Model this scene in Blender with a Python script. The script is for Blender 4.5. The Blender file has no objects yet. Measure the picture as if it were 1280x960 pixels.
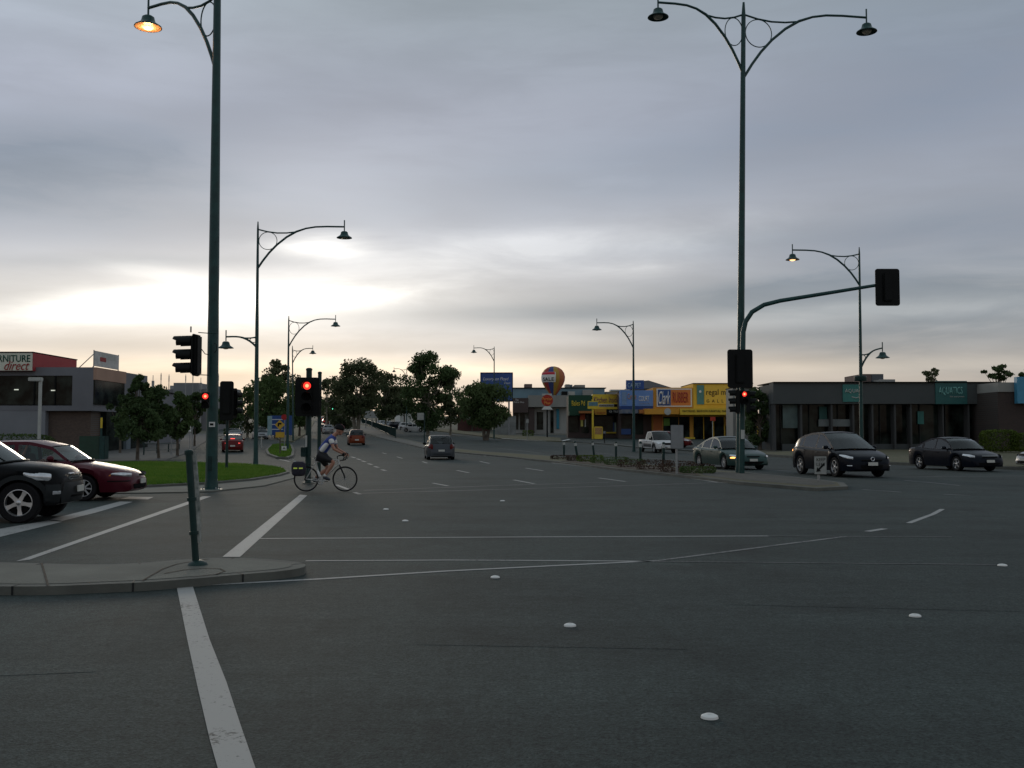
import bpy, bmesh, math, random
from mathutils import Vector, Matrix
R = math.radians
sc = bpy.context.scene
COL = sc.collection
F = 1250.0; EYE = 1.53; TILT = math.atan(64/1250.0)
CT, ST = math.cos(TILT), math.sin(TILT)
random.seed(7)

# ------------------------------------------------------------------ survey helpers
KN = [(-400,0),(60,0),(80,.12),(100,.58),(125,1.05),(166,1.85),(230,3.5),(350,7.1),(450,10),(600,13),(900,14),(4000,15)]
def zr(y):
    for (a,za),(b,zb) in zip(KN,KN[1:]):
        if y<=b: return za+(zb-za)*(max(y,a)-a)/(b-a)
    return KN[-1][1]
def P(px,py,D):
    u=(px-640)/F; v=(480-py)/F
    k=D/(CT-v*ST)
    return Vector((k*u, D, EYE+k*(ST+v*CT)))
def PX(px,D,py=560): return P(px,py,D).x
def U(px,py,dz=0.0):
    """where the sight line through a photo pixel meets the ground (raised by dz)"""
    lo,hi=2.0,1500.0
    g=lambda D: P(px,py,D).z-(zr(D)+dz)
    D=lo
    step=1.0
    prev=D
    while D<hi and g(D)>0:
        prev=D; D*=1.02
    a,b=prev,D
    for _ in range(40):
        m=(a+b)/2
        if g(m)>0: a=m
        else: b=m
    p=P(px,py,a)
    return (p.x,a)
def UU(l,dz=0.0): return [U(x,y,dz) for x,y in l]

# ------------------------------------------------------------------ object helpers
def tag(o,label=None,cat=None,group=None,kind=None):
    if label: o['label']=label
    if cat: o['category']=cat
    if group: o['group']=group
    if kind: o['kind']=kind
    return o
def empty(name,loc,rz=0,label=None,cat=None,group=None):
    o=bpy.data.objects.new(name,None); COL.objects.link(o)
    o.location=loc; o.rotation_euler=(0,0,rz); o.empty_display_size=.2
    return tag(o,label,cat,group)
def copy_tree(o,parent=None,kids=None):
    c=o.copy(); COL.objects.link(c)
    if parent: c.parent=parent
    for ch in list(o.children): copy_tree(ch,c)
    return c

class MB:
    def __init__(s): s.v=[]; s.f=[]; s.m=[]; s.mi=0
    def add(s,vs,fs):
        n=len(s.v); s.v+= [tuple(p) for p in vs]
        for f in fs: s.f.append([i+n for i in f]); s.m.append(s.mi)
        return s
    def box(s,c,d,rz=0,tilt=None):
        x,y,z=d[0]/2,d[1]/2,d[2]/2
        vs=[Vector((a*x,b*y,e*z)) for a in(-1,1) for b in(-1,1) for e in(-1,1)]
        M=Matrix.Rotation(rz,3,'Z')
        if tilt is not None: M=M@tilt
        vs=[M@p+Vector(c) for p in vs]
        return s.add(vs,[(0,1,3,2),(4,6,7,5),(0,4,5,1),(2,3,7,6),(0,2,6,4),(1,5,7,3)])
    def bb(s,x0,x1,y0,y1,z0,z1): return s.box(((x0+x1)/2,(y0+y1)/2,(z0+z1)/2),(abs(x1-x0),abs(y1-y0),abs(z1-z0)))
    def tube(s,pts,r,n=10,caps=True):
        pts=[Vector(p) for p in pts]
        if not hasattr(r,'__len__'): r=[r]*len(pts)
        ring=[]; vs=[]; prevx=None
        for i,p in enumerate(pts):
            t=(pts[min(i+1,len(pts)-1)]-pts[max(i-1,0)])
            if t.length<1e-9: t=Vector((0,0,1))
            t.normalize()
            if prevx is None:
                a=Vector((0,0,1)) if abs(t.z)<.9 else Vector((1,0,0))
                x=t.cross(a).normalized()
            else:
                x=(prevx-t*prevx.dot(t))
                x=x.normalized() if x.length>1e-6 else t.orthogonal().normalized()
            prevx=x; y=t.cross(x)
            for k in range(n):
                a=2*math.pi*k/n
                vs.append(p+(x*math.cos(a)+y*math.sin(a))*r[i])
        fs=[]
        for i in range(len(pts)-1):
            for k in range(n):
                fs.append((i*n+k,i*n+(k+1)%n,(i+1)*n+(k+1)%n,(i+1)*n+k))
        if caps:
            fs.append(tuple(range(n))[::-1]); fs.append(tuple((len(pts)-1)*n+k for k in range(n)))
        return s.add(vs,fs)
    def ring(s,c,rad,r,ax='y',n=32,m=8,sx=1.0,sz=1.0):
        vs=[];fs=[]
        for i in range(n):
            a=2*math.pi*i/n
            for k in range(m):
                b=2*math.pi*k/m
                rr=rad+r*math.cos(b); h=r*math.sin(b)
                q=(rr*math.cos(a)*sx,h,rr*math.sin(a)*sz)
                if ax=='z': q=(q[0],q[2],q[1])
                if ax=='x': q=(q[1],q[0],q[2])
                vs.append((c[0]+q[0],c[1]+q[1],c[2]+q[2]))
        for i in range(n):
            for k in range(m):
                fs.append((i*m+k,((i+1)%n)*m+k,((i+1)%n)*m+(k+1)%m,i*m+(k+1)%m))
        return s.add(vs,fs)
    def lathe(s,prof,c=(0,0,0),ax='z',n=24,M=None):
        vs=[];fs=[]
        for (r,h) in prof:
            for k in range(n):
                a=2*math.pi*k/n
                q=(r*math.cos(a),r*math.sin(a),h)
                if ax=='y': q=(q[0],q[2],q[1])
                if ax=='x': q=(q[2],q[0],q[1])
                if M is not None: q=tuple(M@Vector(q))
                vs.append((c[0]+q[0],c[1]+q[1],c[2]+q[2]))
        for i in range(len(prof)-1):
            for k in range(n):
                fs.append((i*n+k,i*n+(k+1)%n,(i+1)*n+(k+1)%n,(i+1)*n+k))
        if prof[0][0]>1e-4: fs.append(tuple(range(n))[::-1])
        if prof[-1][0]>1e-4: fs.append(tuple((len(prof)-1)*n+k for k in range(n)))
        return s.add(vs,fs)
    def ell(s,c,r,n=16,m=10):
        vs=[];fs=[]
        for i in range(m+1):
            t=math.pi*i/m
            for k in range(n):
                a=2*math.pi*k/n
                vs.append((c[0]+r[0]*math.sin(t)*math.cos(a),c[1]+r[1]*math.sin(t)*math.sin(a),c[2]+r[2]*math.cos(t)))
        for i in range(m):
            for k in range(n):
                fs.append((i*n+k,(i+1)*n+k,(i+1)*n+(k+1)%n,i*n+(k+1)%n))
        return s.add(vs,fs)
    def prism(s,poly,y0,y1):
        """polygon in xz extruded along y"""
        n=len(poly)
        vs=[(x,y0,z) for x,z in poly]+[(x,y1,z) for x,z in poly]
        fs=[tuple(range(n)),tuple(range(n,2*n))[::-1]]+[(i,(i+1)%n+0,(i+1)%n+n,i+n)[::-1] for i in range(n)]
        return s.add(vs,fs)
    def grid(s,rows):
        n=len(rows[0]); vs=[p for r in rows for p in r]
        fs=[(i*n+k,i*n+k+1,(i+1)*n+k+1,(i+1)*n+k) for i in range(len(rows)-1) for k in range(n-1)]
        return s.add(vs,fs)
    def xf(s,M):
        s.v=[tuple(M@Vector(p)) for p in s.v]; return s
    def build(s,name,mat,parent=None,smooth=True,ang=35,bevel=0,loc=None,fix=True):
        me=bpy.data.meshes.new(name)
        me.from_pydata(s.v,[],s.f)
        mats=mat if isinstance(mat,(list,tuple)) else [mat]
        for m in mats: me.materials.append(m)
        if len(mats)>1: me.polygons.foreach_set('material_index',s.m)
        if fix and len(s.f)<60000:
            bm=bmesh.new(); bm.from_mesh(me)
            bmesh.ops.remove_doubles(bm,verts=bm.verts,dist=1e-5)
            bmesh.ops.recalc_face_normals(bm,faces=bm.faces)
            if bevel:
                es=[e for e in bm.edges if len(e.link_faces)==2 and e.calc_face_angle(0)>R(40)]
                bmesh.ops.bevel(bm,geom=es,offset=bevel,segments=2,affect='EDGES',clamp_overlap=True)
            bm.to_mesh(me); bm.free()
        if smooth:
            me.polygons.foreach_set('use_smooth',[True]*len(me.polygons))
            me.set_sharp_from_angle(angle=R(ang))
        me.update()
        o=bpy.data.objects.new(name,me); COL.objects.link(o)
        if parent: o.parent=parent
        if loc is not None: o.location=loc
        return o

# ------------------------------------------------------------------ materials
def new_mat(name):
    m=bpy.data.materials.new(name); m.use_nodes=True
    nt=m.node_tree; b=nt.nodes['Principled BSDF']
    return m,nt,b
def mat(name,col,rough=.6,metal=0,var=.15,scale=3.0,bump=0,bscale=40,spec=None,emit=None,es=0,coat=0,detail=4,alpha=None,col2=None):
    m,nt,b=new_mat(name)
    b.inputs['Roughness'].default_value=rough; b.inputs['Metallic'].default_value=metal
    if spec is not None: b.inputs['Specular IOR Level'].default_value=spec
    if coat: b.inputs['Coat Weight'].default_value=coat; b.inputs['Coat Roughness'].default_value=.05
    tc=nt.nodes.new('ShaderNodeTexCoord')
    no=nt.nodes.new('ShaderNodeTexNoise'); no.inputs['Scale'].default_value=scale; no.inputs['Detail'].default_value=detail
    nt.links.new(tc.outputs['Object'],no.inputs['Vector'])
    cr=nt.nodes.new('ShaderNodeValToRGB')
    c2=col2 or tuple(min(1,c*(1+var)) for c in col)
    c1=tuple(c*(1-var) for c in col) if col2 is None else col
    cr.color_ramp.elements[0].position=.3; cr.color_ramp.elements[0].color=(*c1,1)
    cr.color_ramp.elements[1].position=.7; cr.color_ramp.elements[1].color=(*c2,1)
    nt.links.new(no.outputs['Fac'],cr.inputs['Fac']); nt.links.new(cr.outputs['Color'],b.inputs['Base Color'])
    if bump:
        n2=nt.nodes.new('ShaderNodeTexNoise'); n2.inputs['Scale'].default_value=bscale; n2.inputs['Detail'].default_value=5
        nt.links.new(tc.outputs['Object'],n2.inputs['Vector'])
        bp=nt.nodes.new('ShaderNodeBump'); bp.inputs['Strength'].default_value=bump; bp.inputs['Distance'].default_value=.02
        nt.links.new(n2.outputs['Fac'],bp.inputs['Height']); nt.links.new(bp.outputs['Normal'],b.inputs['Normal'])
    if emit:
        b.inputs['Emission Color'].default_value=(*emit,1); b.inputs['Emission Strength'].default_value=es
    return m
def glass(name,tint=(.5,.55,.55),mixv=.55,rough=.02):
    """window glass: clear share lets one look in, the rest mirrors the sky"""
    m,nt,b=new_mat(name); out=nt.nodes['Material Output']
    tr=nt.nodes.new('ShaderNodeBsdfTransparent'); tr.inputs['Color'].default_value=(*tint,1)
    gl=nt.nodes.new('ShaderNodeBsdfGlossy'); gl.inputs['Roughness'].default_value=rough; gl.inputs['Color'].default_value=(.9,.95,.95,1)
    fr=nt.nodes.new('ShaderNodeFresnel'); fr.inputs['IOR'].default_value=1.55
    mx=nt.nodes.new('ShaderNodeMixShader')
    nt.links.new(fr.outputs[0],mx.inputs['Fac']); nt.links.new(tr.outputs[0],mx.inputs[1]); nt.links.new(gl.outputs[0],mx.inputs[2])
    nt.links.new(mx.outputs[0],out.inputs['Surface'])
    return m
def asphalt(name,c=.075,tracks=True):
    m,nt,b=new_mat(name)
    tc=nt.nodes.new('ShaderNodeTexCoord')
    def noise(sc_,det=4,rough=.6,vec=None):
        n=nt.nodes.new('ShaderNodeTexNoise'); n.inputs['Scale'].default_value=sc_; n.inputs['Detail'].default_value=det; n.inputs['Roughness'].default_value=rough
        nt.links.new(vec or tc.outputs['Object'],n.inputs['Vector']); return n.outputs['Fac']
    def ramp(f,a,b_,p0,p1):
        r=nt.nodes.new('ShaderNodeMapRange'); r.inputs['From Min'].default_value=p0; r.inputs['From Max'].default_value=p1
        r.inputs['To Min'].default_value=a; r.inputs['To Max'].default_value=b_; nt.links.new(f,r.inputs['Value']); return r.outputs['Result']
    def mul(a,b_):
        k=nt.nodes.new('ShaderNodeMath'); k.operation='MULTIPLY'; nt.links.new(a,k.inputs[0]); nt.links.new(b_,k.inputs[1]); return k.outputs[0]
    big=ramp(noise(.12,3),.82,1.2,.3,.7)
    mid=ramp(noise(1.3,5),.88,1.12,.3,.7)
    fine=mul(ramp(noise(38,4,.85),.2,2.1,.33,.67),ramp(noise(9,5,.8),.65,1.4,.33,.67))
    mp=nt.nodes.new('ShaderNodeMapping'); mp.inputs['Rotation'].default_value=(0,0,R(4)); mp.inputs['Scale'].default_value=(.05,1.1,1)
    nt.links.new(tc.outputs['Object'],mp.inputs['Vector'])
    st=ramp(noise(1,4,.55,mp.outputs['Vector']),.88,1.1,.35,.65)
    vo=nt.nodes.new('ShaderNodeTexVoronoi'); vo.feature='DISTANCE_TO_EDGE'; vo.inputs['Scale'].default_value=.16
    wv=nt.nodes.new('ShaderNodeTexNoise'); wv.inputs['Scale'].default_value=.8; wv.inputs['Detail'].default_value=5
    nt.links.new(tc.outputs['Object'],wv.inputs['Vector'])
    va=nt.nodes.new('ShaderNodeVectorMath'); va.operation='MULTIPLY_ADD'; va.inputs[1].default_value=(2.5,2.5,0)
    nt.links.new(wv.outputs['Color'],va.inputs[0]); nt.links.new(tc.outputs['Object'],va.inputs[2]); nt.links.new(va.outputs[0],vo.inputs['Vector'])
    crack=ramp(vo.outputs['Distance'],.86,1.0,.0,.003)
    stain=ramp(noise(.55,6,.7),.70,1.06,.36,.5)
    f=mul(mul(mul(mul(mul(big,mid),fine),st),crack),stain)
    vm=nt.nodes.new('ShaderNodeVectorMath'); vm.operation='SCALE'; vm.inputs[0].default_value=(c*.77,c*1.04,c*.97)
    nt.links.new(f,vm.inputs['Scale']); nt.links.new(vm.outputs[0],b.inputs['Base Color'])
    b.inputs['Roughness'].default_value=.8; b.inputs['Specular IOR Level'].default_value=.24
    n2=nt.nodes.new('ShaderNodeTexNoise'); n2.inputs['Scale'].default_value=70; n2.inputs['Detail'].default_value=3
    nt.links.new(tc.outputs['Object'],n2.inputs['Vector'])
    bp=nt.nodes.new('ShaderNodeBump'); bp.inputs['Strength'].default_value=.6; bp.inputs['Distance'].default_value=.012
    nt.links.new(n2.outputs['Fac'],bp.inputs['Height']); nt.links.new(bp.outputs['Normal'],b.inputs['Normal'])
    return m
def worn_paint(name,c=.5,cut=.42):
    """road paint with chips through which the asphalt shows"""
    m,nt,b=new_mat(name)
    tc=nt.nodes.new('ShaderNodeTexCoord')
    n=nt.nodes.new('ShaderNodeTexNoise'); n.inputs['Scale'].default_value=22; n.inputs['Detail'].default_value=6; n.inputs['Roughness'].default_value=.75
    n3=nt.nodes.new('ShaderNodeTexNoise'); n3.inputs['Scale'].default_value=1.6; n3.inputs['Detail'].default_value=3
    nt.links.new(tc.outputs['Object'],n.inputs['Vector']); nt.links.new(tc.outputs['Object'],n3.inputs['Vector'])
    ad=nt.nodes.new('ShaderNodeMath'); ad.operation='MULTIPLY_ADD'; ad.inputs[1].default_value=.5
    nt.links.new(n3.outputs['Fac'],ad.inputs[0]); nt.links.new(n.outputs['Fac'],ad.inputs[2])
    cr=nt.nodes.new('ShaderNodeValToRGB')
    cr.color_ramp.elements[0].position=cut+.33; cr.color_ramp.elements[0].color=(.03,.033,.032,1)
    cr.color_ramp.elements[1].position=cut+.43; cr.color_ramp.elements[1].color=(c,c,c*.96,1)
    nt.links.new(ad.outputs[0],cr.inputs['Fac']); nt.links.new(cr.outputs['Color'],b.inputs['Base Color'])
    b.inputs['Roughness'].default_value=.7
    return m
def brick(name,c1,c2,mortar,scale=4):
    m,nt,b=new_mat(name); tc=nt.nodes.new('ShaderNodeTexCoord')
    mp=nt.nodes.new('ShaderNodeMapping'); mp.inputs['Rotation'].default_value=(R(90),0,0)
    br=nt.nodes.new('ShaderNodeTexBrick'); br.inputs['Color1'].default_value=(*c1,1); br.inputs['Color2'].default_value=(*c2,1); br.inputs['Mortar'].default_value=(*mortar,1)
    br.inputs['Scale'].default_value=scale; br.inputs['Mortar Size'].default_value=.02
    nt.links.new(tc.outputs['Object'],mp.inputs['Vector']); nt.links.new(mp.outputs[0],br.inputs['Vector']); nt.links.new(br.outputs['Color'],b.inputs['Base Color'])
    b.inputs['Roughness'].default_value=.9
    return m
def leafmat(name,c1,c2,sc_=.35):
    m,nt,b=new_mat(name); tc=nt.nodes.new('ShaderNodeTexCoord')
    n=nt.nodes.new('ShaderNodeTexNoise'); n.inputs['Scale'].default_value=sc_; n.inputs['Detail'].default_value=5; n.inputs['Roughness'].default_value=.7
    nt.links.new(tc.outputs['Object'],n.inputs['Vector'])
    cr=nt.nodes.new('ShaderNodeValToRGB'); cr.color_ramp.elements[0].position=.35; cr.color_ramp.elements[0].color=(*c1,1); cr.color_ramp.elements[1].position=.65; cr.color_ramp.elements[1].color=(*c2,1)
    nt.links.new(n.outputs['Fac'],cr.inputs['Fac']); nt.links.new(cr.outputs['Color'],b.inputs['Base Color'])
    b.inputs['Roughness'].default_value=.75; b.inputs['Specular IOR Level'].default_value=.2
    out=nt.nodes['Material Output']; tl=nt.nodes.new('ShaderNodeBsdfTranslucent'); nt.links.new(cr.outputs['Color'],tl.inputs['Color'])
    mx=nt.nodes.new('ShaderNodeMixShader'); mx.inputs[0].default_value=.25
    nt.links.new(b.outputs[0],mx.inputs[1]); nt.links.new(tl.outputs[0],mx.inputs[2]); nt.links.new(mx.outputs[0],out.inputs['Surface'])
    return m

M={}
M['asphalt']=asphalt('asphalt',.033)
M['patch_a']=asphalt('patched_asphalt',.029)
M['patch_b']=asphalt('pale_patched_asphalt',.037)
M['patch_c']=asphalt('old_patched_asphalt',.031)
M['seal']=mat('bitumen_seal',(.014,.016,.016),.7,var=.3,spec=.3)
M['nose']=mat('median_nose',(.06,.058,.048),.9,var=.25,scale=2,bump=.3)
M['concrete']=mat('concrete',(.115,.117,.098),.9,var=.22,scale=1.2,bump=.4,bscale=30)
M['kerb']=mat('kerb_concrete',(.10,.102,.088),.9,var=.25,scale=2,bump=.3,bscale=25)
M['path_c']=mat('path_concrete',(.07,.072,.068),.9,var=.2,scale=.8,bump=.3)
M['paver']=mat('paver',(.12,.115,.10),.9,var=.2,scale=4,bump=.4)
M['paint']=worn_paint('road_paint',.30,.235)
M['faint']=worn_paint('faded_road_paint',.18,.33)
M['faint2']=worn_paint('nearly_gone_road_paint',.10,.36)
M['grass']=mat('grass_soil',(.035,.075,.012),.95,var=.3,scale=1.5,bump=.6,bscale=60)
M['blade']=leafmat('grass_blade',(.075,.18,.018),(.15,.23,.035),.55)
M['verge']=mat('dry_verge',(.075,.08,.035),.95,scale=.5,bump=.5,col2=(.10,.085,.05))
M['ground']=mat('dry_ground',(.06,.065,.04),.95,scale=.05,bump=.5,col2=(.09,.085,.06))
M['mulch']=mat('mulch',(.06,.045,.03),.95,var=.35,scale=4,bump=.8)
M['teal']=mat('green_pole_paint',(.010,.050,.047),.4,var=.25,scale=5,spec=.35)
M['dteal']=mat('dark_green_paint',(.006,.028,.025),.5,var=.25,scale=5,spec=.3)
M['galv']=mat('galvanised',(.28,.29,.29),.5,metal=.6,var=.15,scale=8)
M['black']=mat('black_plastic',(.005,.006,.006),.5,var=.2,spec=.15)
M['matte']=mat('matte_black',(.005,.005,.005),.8,var=.2,spec=.1)
M['rubber']=mat('tyre_rubber',(.010,.010,.011),.8,var=.2,scale=20,spec=.15)
M['alloy']=mat('alloy',(.55,.56,.57),.32,metal=.85,var=.06)
M['hubcap']=mat('hubcap',(.5,.5,.5),.4,metal=.4,var=.06)
M['rimgrey']=mat('rim_grey',(.09,.09,.09),.4,metal=.4,var=.1)
M['chrome']=mat('chrome',(.7,.7,.7),.12,metal=1,var=.03)
M['carglass']=glass('car_glass',(.30,.33,.33))
M['carglassd']=glass('tinted_car_glass',(.12,.13,.13))
M['interior']=mat('car_interior',(.018,.018,.02),.85,var=.2,spec=.15)
M['lens']=mat('headlight_lens',(.62,.64,.66),.12,metal=.5,var=.2,scale=14,coat=1)
M['orange_lens']=mat('indicator_lens',(.7,.22,.03),.2,var=.1)
M['indicator_on']=mat('lit_indicator',(.8,.3,.05),.3,emit=(1,.42,.1),es=3)
M['red_lens']=mat('tail_lens',(.10,.006,.006),.25,var=.2,spec=.3)
M['brake_on']=mat('lit_brake',(.8,.05,.05),.3,emit=(1,.10,.08),es=2.2)
M['lamp_on']=mat('lit_lamp',(.9,.7,.5),.3,emit=(1,.50,.22),es=2.6)
M['lamp_dim']=mat('bulb_glass',(.5,.46,.4),.3,var=.1)
M['red_on']=mat('lit_red',(.8,.05,.03),.3,emit=(1,.035,.025),es=1.6)
M['redcore']=mat('lit_red_core',(.9,.3,.1),.3,emit=(1,.30,.13),es=2.2)
M['reflector']=mat('orange_glow_bowl',(.75,.45,.25),.4)  # orange lamp glow is put into this bowl colour
M['green_on']=mat('lit_green',(.1,.8,.5),.3,emit=(.15,1,.6),es=4)
M['plate']=mat('number_plate',(.55,.55,.5),.5,var=.1)
M['white']=mat('white_paint',(.68,.68,.65),.5,var=.05)
M['offwhite']=mat('off_white',(.42,.43,.40),.6,var=.1)
M['skin']=mat('skin',(.36,.17,.11),.55,var=.1,scale=8)
M['bark']=mat('bark',(.10,.08,.06),.95,var=.35,scale=3,bump=.8,bscale=12)
M['palebark']=mat('pale_bark',(.19,.17,.13),.9,var=.3,scale=2,bump=.6,bscale=10)
M['leaf_dark']=leafmat('leaf_dark',(.036,.064,.022),(.08,.125,.045))
M['leaf_gum']=leafmat('leaf_gum',(.048,.070,.032),(.11,.125,.06))
M['leaf_mid']=leafmat('leaf_mid',(.042,.075,.022),(.085,.125,.04))
M['leaf_pale']=leafmat('leaf_pale',(.05,.08,.028),(.10,.14,.05))
M['leaf_hedge']=leafmat('leaf_hedge',(.05,.08,.012),(.10,.14,.022),1.5)
M['leaf_rust']=leafmat('leaf_rust',(.035,.026,.018),(.08,.045,.032),2)
def paint(name,c,metal=.4,rough=.3):
    d=max(c)<.02
    return mat(name,c,rough,metal=0 if d else metal*.5,var=.05,coat=0,spec=.10 if d else .25)

def textmesh(name,s,w,h,mt,parent,loc,rz=0,ext=.03,bold=False,shear=0,face='-y'):
    """letters filling w x h metres, lower left corner at loc, facing local -Y (rz turns them)"""
    cu=bpy.data.curves.new(name,'FONT'); cu.body=s; cu.size=1; cu.extrude=0; cu.shear=shear; cu.resolution_u=3
    if bold: cu.offset=.007
    tmp=bpy.data.objects.new('tmp',cu); COL.objects.link(tmp)
    dg=bpy.context.evaluated_depsgraph_get()
    me=bpy.data.meshes.new_from_object(tmp.evaluated_get(dg))
    bpy.data.objects.remove(tmp)
    xs=[v.co.x for v in me.vertices]; ys=[v.co.y for v in me.vertices]
    x0,x1,y0,y1=min(xs),max(xs),min(ys),max(ys)
    for v in me.vertices:
        v.co=Vector(((v.co.x-x0)/(x1-x0)*w,0,(v.co.y-y0)/(y1-y0)*h))
    bm=bmesh.new(); bm.from_mesh(me)
    bmesh.ops.remove_doubles(bm,verts=bm.verts,dist=1e-5)
    g=bmesh.ops.extrude_face_region(bm,geom=bm.faces[:])
    bmesh.ops.translate(bm,vec=(0,-ext,0),verts=[e for e in g['geom'] if isinstance(e,bmesh.types.BMVert)])
    bmesh.ops.recalc_face_normals(bm,faces=bm.faces)
    bm.to_mesh(me); bm.free()
    me.name=name; me.materials.clear(); me.materials.append(mt)
    o=bpy.data.objects.new(name,me); COL.objects.link(o); o.parent=parent
    o.location=loc; o.rotation_euler=(0,0,rz)
    return o

# ------------------------------------------------------------------ draped surfaces
def drape(name,poly,dz,mt,skirt=0,parent=None):
    bm=bmesh.new()
    vs=[bm.verts.new((x,y,0)) for x,y in poly]
    f=bm.faces.new(vs)
    if f.normal.z<0: bmesh.ops.reverse_faces(bm,faces=[f])
    ys=[p[1] for p in poly]
    for k,_ in KN:
        if min(ys)<k<max(ys):
            bmesh.ops.bisect_plane(bm,geom=bm.verts[:]+bm.edges[:]+bm.faces[:],plane_co=(0,k,0),plane_no=(0,1,0))
    bm.normal_update()
    for fc in bm.faces:
        if fc.normal.z<0: fc.normal_flip()
    if skirt:
        be=[e for e in bm.edges if e.is_boundary]
        g=bmesh.ops.extrude_edge_only(bm,edges=be)
        low={v for v in g['geom'] if isinstance(v,bmesh.types.BMVert)}
        for v in bm.verts: v.co.z=zr(v.co.y)+(dz-skirt if v in low else dz)
        bmesh.ops.recalc_face_normals(bm,faces=bm.faces)
    else:
        for v in bm.verts: v.co.z=zr(v.co.y)+dz
    bmesh.ops.triangulate(bm,faces=[fc for fc in bm.faces if len(fc.verts)>4])
    me=bpy.data.meshes.new(name); bm.to_mesh(me); bm.free(); me.materials.append(mt)
    o=bpy.data.objects.new(name,me); COL.objects.link(o)
    if parent: o.parent=parent
    return o
def area(p): return sum(p[i][0]*p[(i+1)%len(p)][1]-p[(i+1)%len(p)][0]*p[i][1] for i in range(len(p)))/2
def inset(poly,d):
    s=1 if area(poly)>0 else -1
    n=len(poly); out=[]
    for i in range(n):
        a=Vector(poly[i-1]); b=Vector(poly[i]); c=Vector(poly[(i+1)%n])
        e1=(b-a).normalized(); e2=(c-b).normalized()
        n1=Vector((-e1.y,e1.x))*s; n2=Vector((-e2.y,e2.x))*s
        m=(n1+n2); m=m.normalized() if m.length>1e-6 else n1
        k=d/max(.35,m.dot(n1)); q=b+m*k; out.append((q.x,q.y))
    return out
def smoothpoly(p,it=2):
    for _ in range(it):
        q=[]
        for i in range(len(p)):
            a=p[i]; b=p[(i+1)%len(p)]
            q.append((a[0]*.75+b[0]*.25,a[1]*.75+b[1]*.25)); q.append((a[0]*.25+b[0]*.75,a[1]*.25+b[1]*.75))
        p=q
    return p
def raised(name,poly,h,kw,kmat,imat,iname,hh=-.012):
    """kerbed island: kerb body with a skirt, then the fill a little lower or higher inside it"""
    k=drape(name,poly,h,kmat,skirt=h+.05); tag(k,kind='structure')
    ins=inset(poly,kw)
    f=drape(iname,ins,h+.004+max(0,hh),imat); tag(f,kind='structure')
    return ins
def strip(name,pts,w,dz,mt):
    """line marking of width w along ground points"""
    L=[];Rr=[]
    for i,p in enumerate(pts):
        a=Vector(pts[max(0,i-1)]); b=Vector(pts[min(len(pts)-1,i+1)]); t=(b-a).normalized(); n=Vector((-t.y,t.x))*w/2
        L.append((p[0]+n.x,p[1]+n.y)); Rr.append((p[0]-n.x,p[1]-n.y))
    o=drape(name,L+Rr[::-1],dz,mt); tag(o,kind='structure'); return o

def skin_mesh(name,joints,edges,rad,mt,parent,root=0,sub=2,loc=None):
    me=bpy.data.meshes.new(name+'_cage'); me.from_pydata(joints,edges,[])
    o=bpy.data.objects.new('tmp_skin',me); COL.objects.link(o)
    md=o.modifiers.new('s','SKIN'); md.use_smooth_shade=True
    ly=me.skin_vertices[0] if me.skin_vertices else None
    if ly is None:
        bm=bmesh.new(); bm.from_mesh(me); bm.verts.layers.skin.verify(); bm.to_mesh(me); bm.free(); ly=me.skin_vertices[0]
    for i,r in enumerate(rad):
        r=r if hasattr(r,'__len__') else (r,r)
        ly.data[i].radius=r; ly.data[i].use_root=(i==root)
    if sub: 
        sd=o.modifiers.new('d','SUBSURF'); sd.levels=sub; sd.render_levels=sub
    dg=bpy.context.evaluated_depsgraph_get()
    nm=bpy.data.meshes.new_from_object(o.evaluated_get(dg)); nm.name=name
    bpy.data.objects.remove(o)
    nm.materials.clear(); nm.materials.append(mt)
    nm.polygons.foreach_set('use_smooth',[True]*len(nm.polygons))
    q=bpy.data.objects.new(name,nm); COL.objects.link(q)
    if parent: q.parent=parent
    if loc is not None: q.location=loc
    return q
# ------------------------------------------------------------------ vehicles
def lin(pts,x):
    if x<=pts[0][0]: return pts[0][1]
    for (a,za),(b,zb) in zip(pts,pts[1:]):
        if x<=b: return za+(zb-za)*(x-a)/(b-a)
    return pts[-1][1]
def sm(pts,x,r=.07): return (lin(pts,x-r)+lin(pts,x-r/2)*2+lin(pts,x)*2+lin(pts,x+r/2)*2+lin(pts,x+r))/8

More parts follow.
